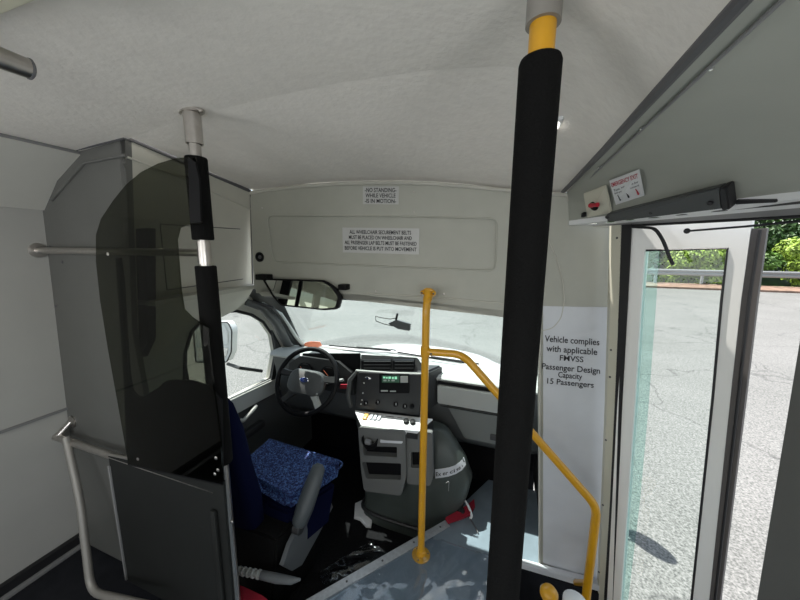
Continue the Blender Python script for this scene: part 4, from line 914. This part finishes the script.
specs = [ # x, y, half width, centre z, half height, material, leaf size, label
 (8.2,29.0,2.6,2.2,2.9,'leaf2',.17,'leafy mid green tree leftmost behind the guard rail'),
 (11.6,30.5,3.0,3.4,4.0,'leaf1',.17,'dark tall tree behind the guard rail seen through the door glass'),
 (12.2,28.0,1.9,.6,1.5,'leaf3',.13,'bright green bush behind the rail seen through the door glass'),
 (15.6,31.5,3.4,3.9,4.2,'leaf1',.18,'dark tall tree just left of the door leaf edge'),
 (19.6,30.5,3.6,4.6,4.4,'leaf1',.18,'tallest dark tree at the right edge above the bright bush'),
 (19.0,28.4,2.2,1.0,1.7,'leaf3',.13,'bright yellow green bush at the right edge above the rail'),
 (24.0,29.8,3.6,3.0,4.0,'leaf2',.18,'mid green tree beyond the right edge'),
 (15.2,28.6,1.6,.2,1.2,'leaf2',.12,'low green bush seen at the inner edge of the door glass')]
for k, (x, y, w, cz_, h, mm, ls, lab) in enumerate(specs):
    tr = thing('tree' if h > 2 else 'bush', lab, 'tree' if h > 2 else 'bush', (x,y,GZ))
    f_ = leaves((x,y,cz_), (w, w*.7, h), 7000, ls, 20+k); f_.data.materials.append(M[mm]); f_.parent = tr; f_.matrix_parent_inverse = tr.matrix_world.inverted()
    tk = [V((x,y,GZ)), V((x+.1,y,GZ+(cz_-GZ)*.5)), V((x-.05,y+.1,cz_+h*.4))]
    MB().tube(tk, [.2*h/3,.15*h/3,.05], 10).build('trunk', M['bark'], tr)
    for q in range(4): MB().tube([mix(tk[0], tk[2], .4+.12*q), V((x+w*.5*math.cos(q*1.9), y+w*.3*math.sin(q*1.9), cz_+h*(.1+.1*q)))], [.06,.02], 6).build('branch', M['bark'], tr)
# dark understory ground bank behind the rail
struct(MB().hexa([(2,29,GZ),(60,29.6,GZ),(60,45,GZ),(2,45,GZ)], [(2,31,GZ+.8),(60,31.6,GZ+.8),(60,45,4.5),(2,45,4.5)]), 'hill', M['leaf1'])

# ================================================================== LIGHT
sc = bpy.context.scene
w = bpy.data.worlds.new('sky'); sc.world = w; w.use_nodes = True; nt = w.node_tree; bg = nt.nodes['Background']
sky = nt.nodes.new('ShaderNodeTexSky'); sky.sky_type = 'NISHITA'; sky.sun_disc = False; sky.sun_elevation = math.radians(58); sky.sun_rotation = math.radians(20)
mxs = nt.nodes.new('ShaderNodeMixRGB'); mxs.inputs[0].default_value = .6; mxs.inputs[2].default_value = (2.0,1.95,1.8,1)
nt.links.new(sky.outputs[0], mxs.inputs[1]); nt.links.new(mxs.outputs[0], bg.inputs[0]); bg.inputs[1].default_value = .42
sun = bpy.data.lights.new('sun', 'SUN'); sun.energy = 10; sun.angle = math.radians(.6); sun.color = (1,.96,.90)
so = bpy.data.objects.new('sun', sun); COL.objects.link(so)
SD = V((-.40,.13,1)).normalized()        # towards the sun: high, slightly ahead
so.rotation_euler = SD.to_track_quat('Z', 'Y').to_euler()
# fill lamps added on the rear ceiling, unseen behind the camera
for k, y in enumerate((-.6,-1.7)):
    t = thing('fill_lamp', ('added white fill lamp on the rear ceiling nearest the front','added white fill lamp on the rear ceiling nearest the back')[k], 'lamp', (-.6,y,1.92), 'rear ceiling fill lamps')
    MB().box((-.6,y,1.912), (.5,.22,.016), bev=.005).build('fill_lamp_housing', M['white'], t)
    L = bpy.data.lights.new('fill_light', 'AREA'); L.shape = 'RECTANGLE'; L.size = .5; L.size_y = .2; L.energy = 4; L.color = (1,.97,.92)
    lo = bpy.data.objects.new('fill_light', L); COL.objects.link(lo); lo.location = (-.6,y,1.895)
# area lights added outside the unseen rear windows to fill the interior
def fill_panel(loc, rot, sx, sy, e):
    L = bpy.data.lights.new('window_fill', 'AREA'); L.shape = 'RECTANGLE'; L.size = sx; L.size_y = sy; L.energy = e; L.color = (.95,.98,1)
    o = bpy.data.objects.new('window_fill', L); COL.objects.link(o); o.location = loc; o.rotation_euler = rot
for y in (-.6,-1.8):
    fill_panel((rx(1.2)+.05,y,1.16), (0,math.radians(122),0), .6, .98, 8)
    fill_panel((lx(1.2)-.05,y,1.16), (0,math.radians(-122),0), .6, .98, 6)
fill_panel((-.75,-2.66,1.15), (math.radians(112),0,0), 1.3, .66, 14)

vs_ = sc.view_settings; vs_.view_transform = 'Standard'; vs_.look = 'None'; vs_.gamma = 1; vs_.exposure = .13; vs_.use_curve_mapping = False
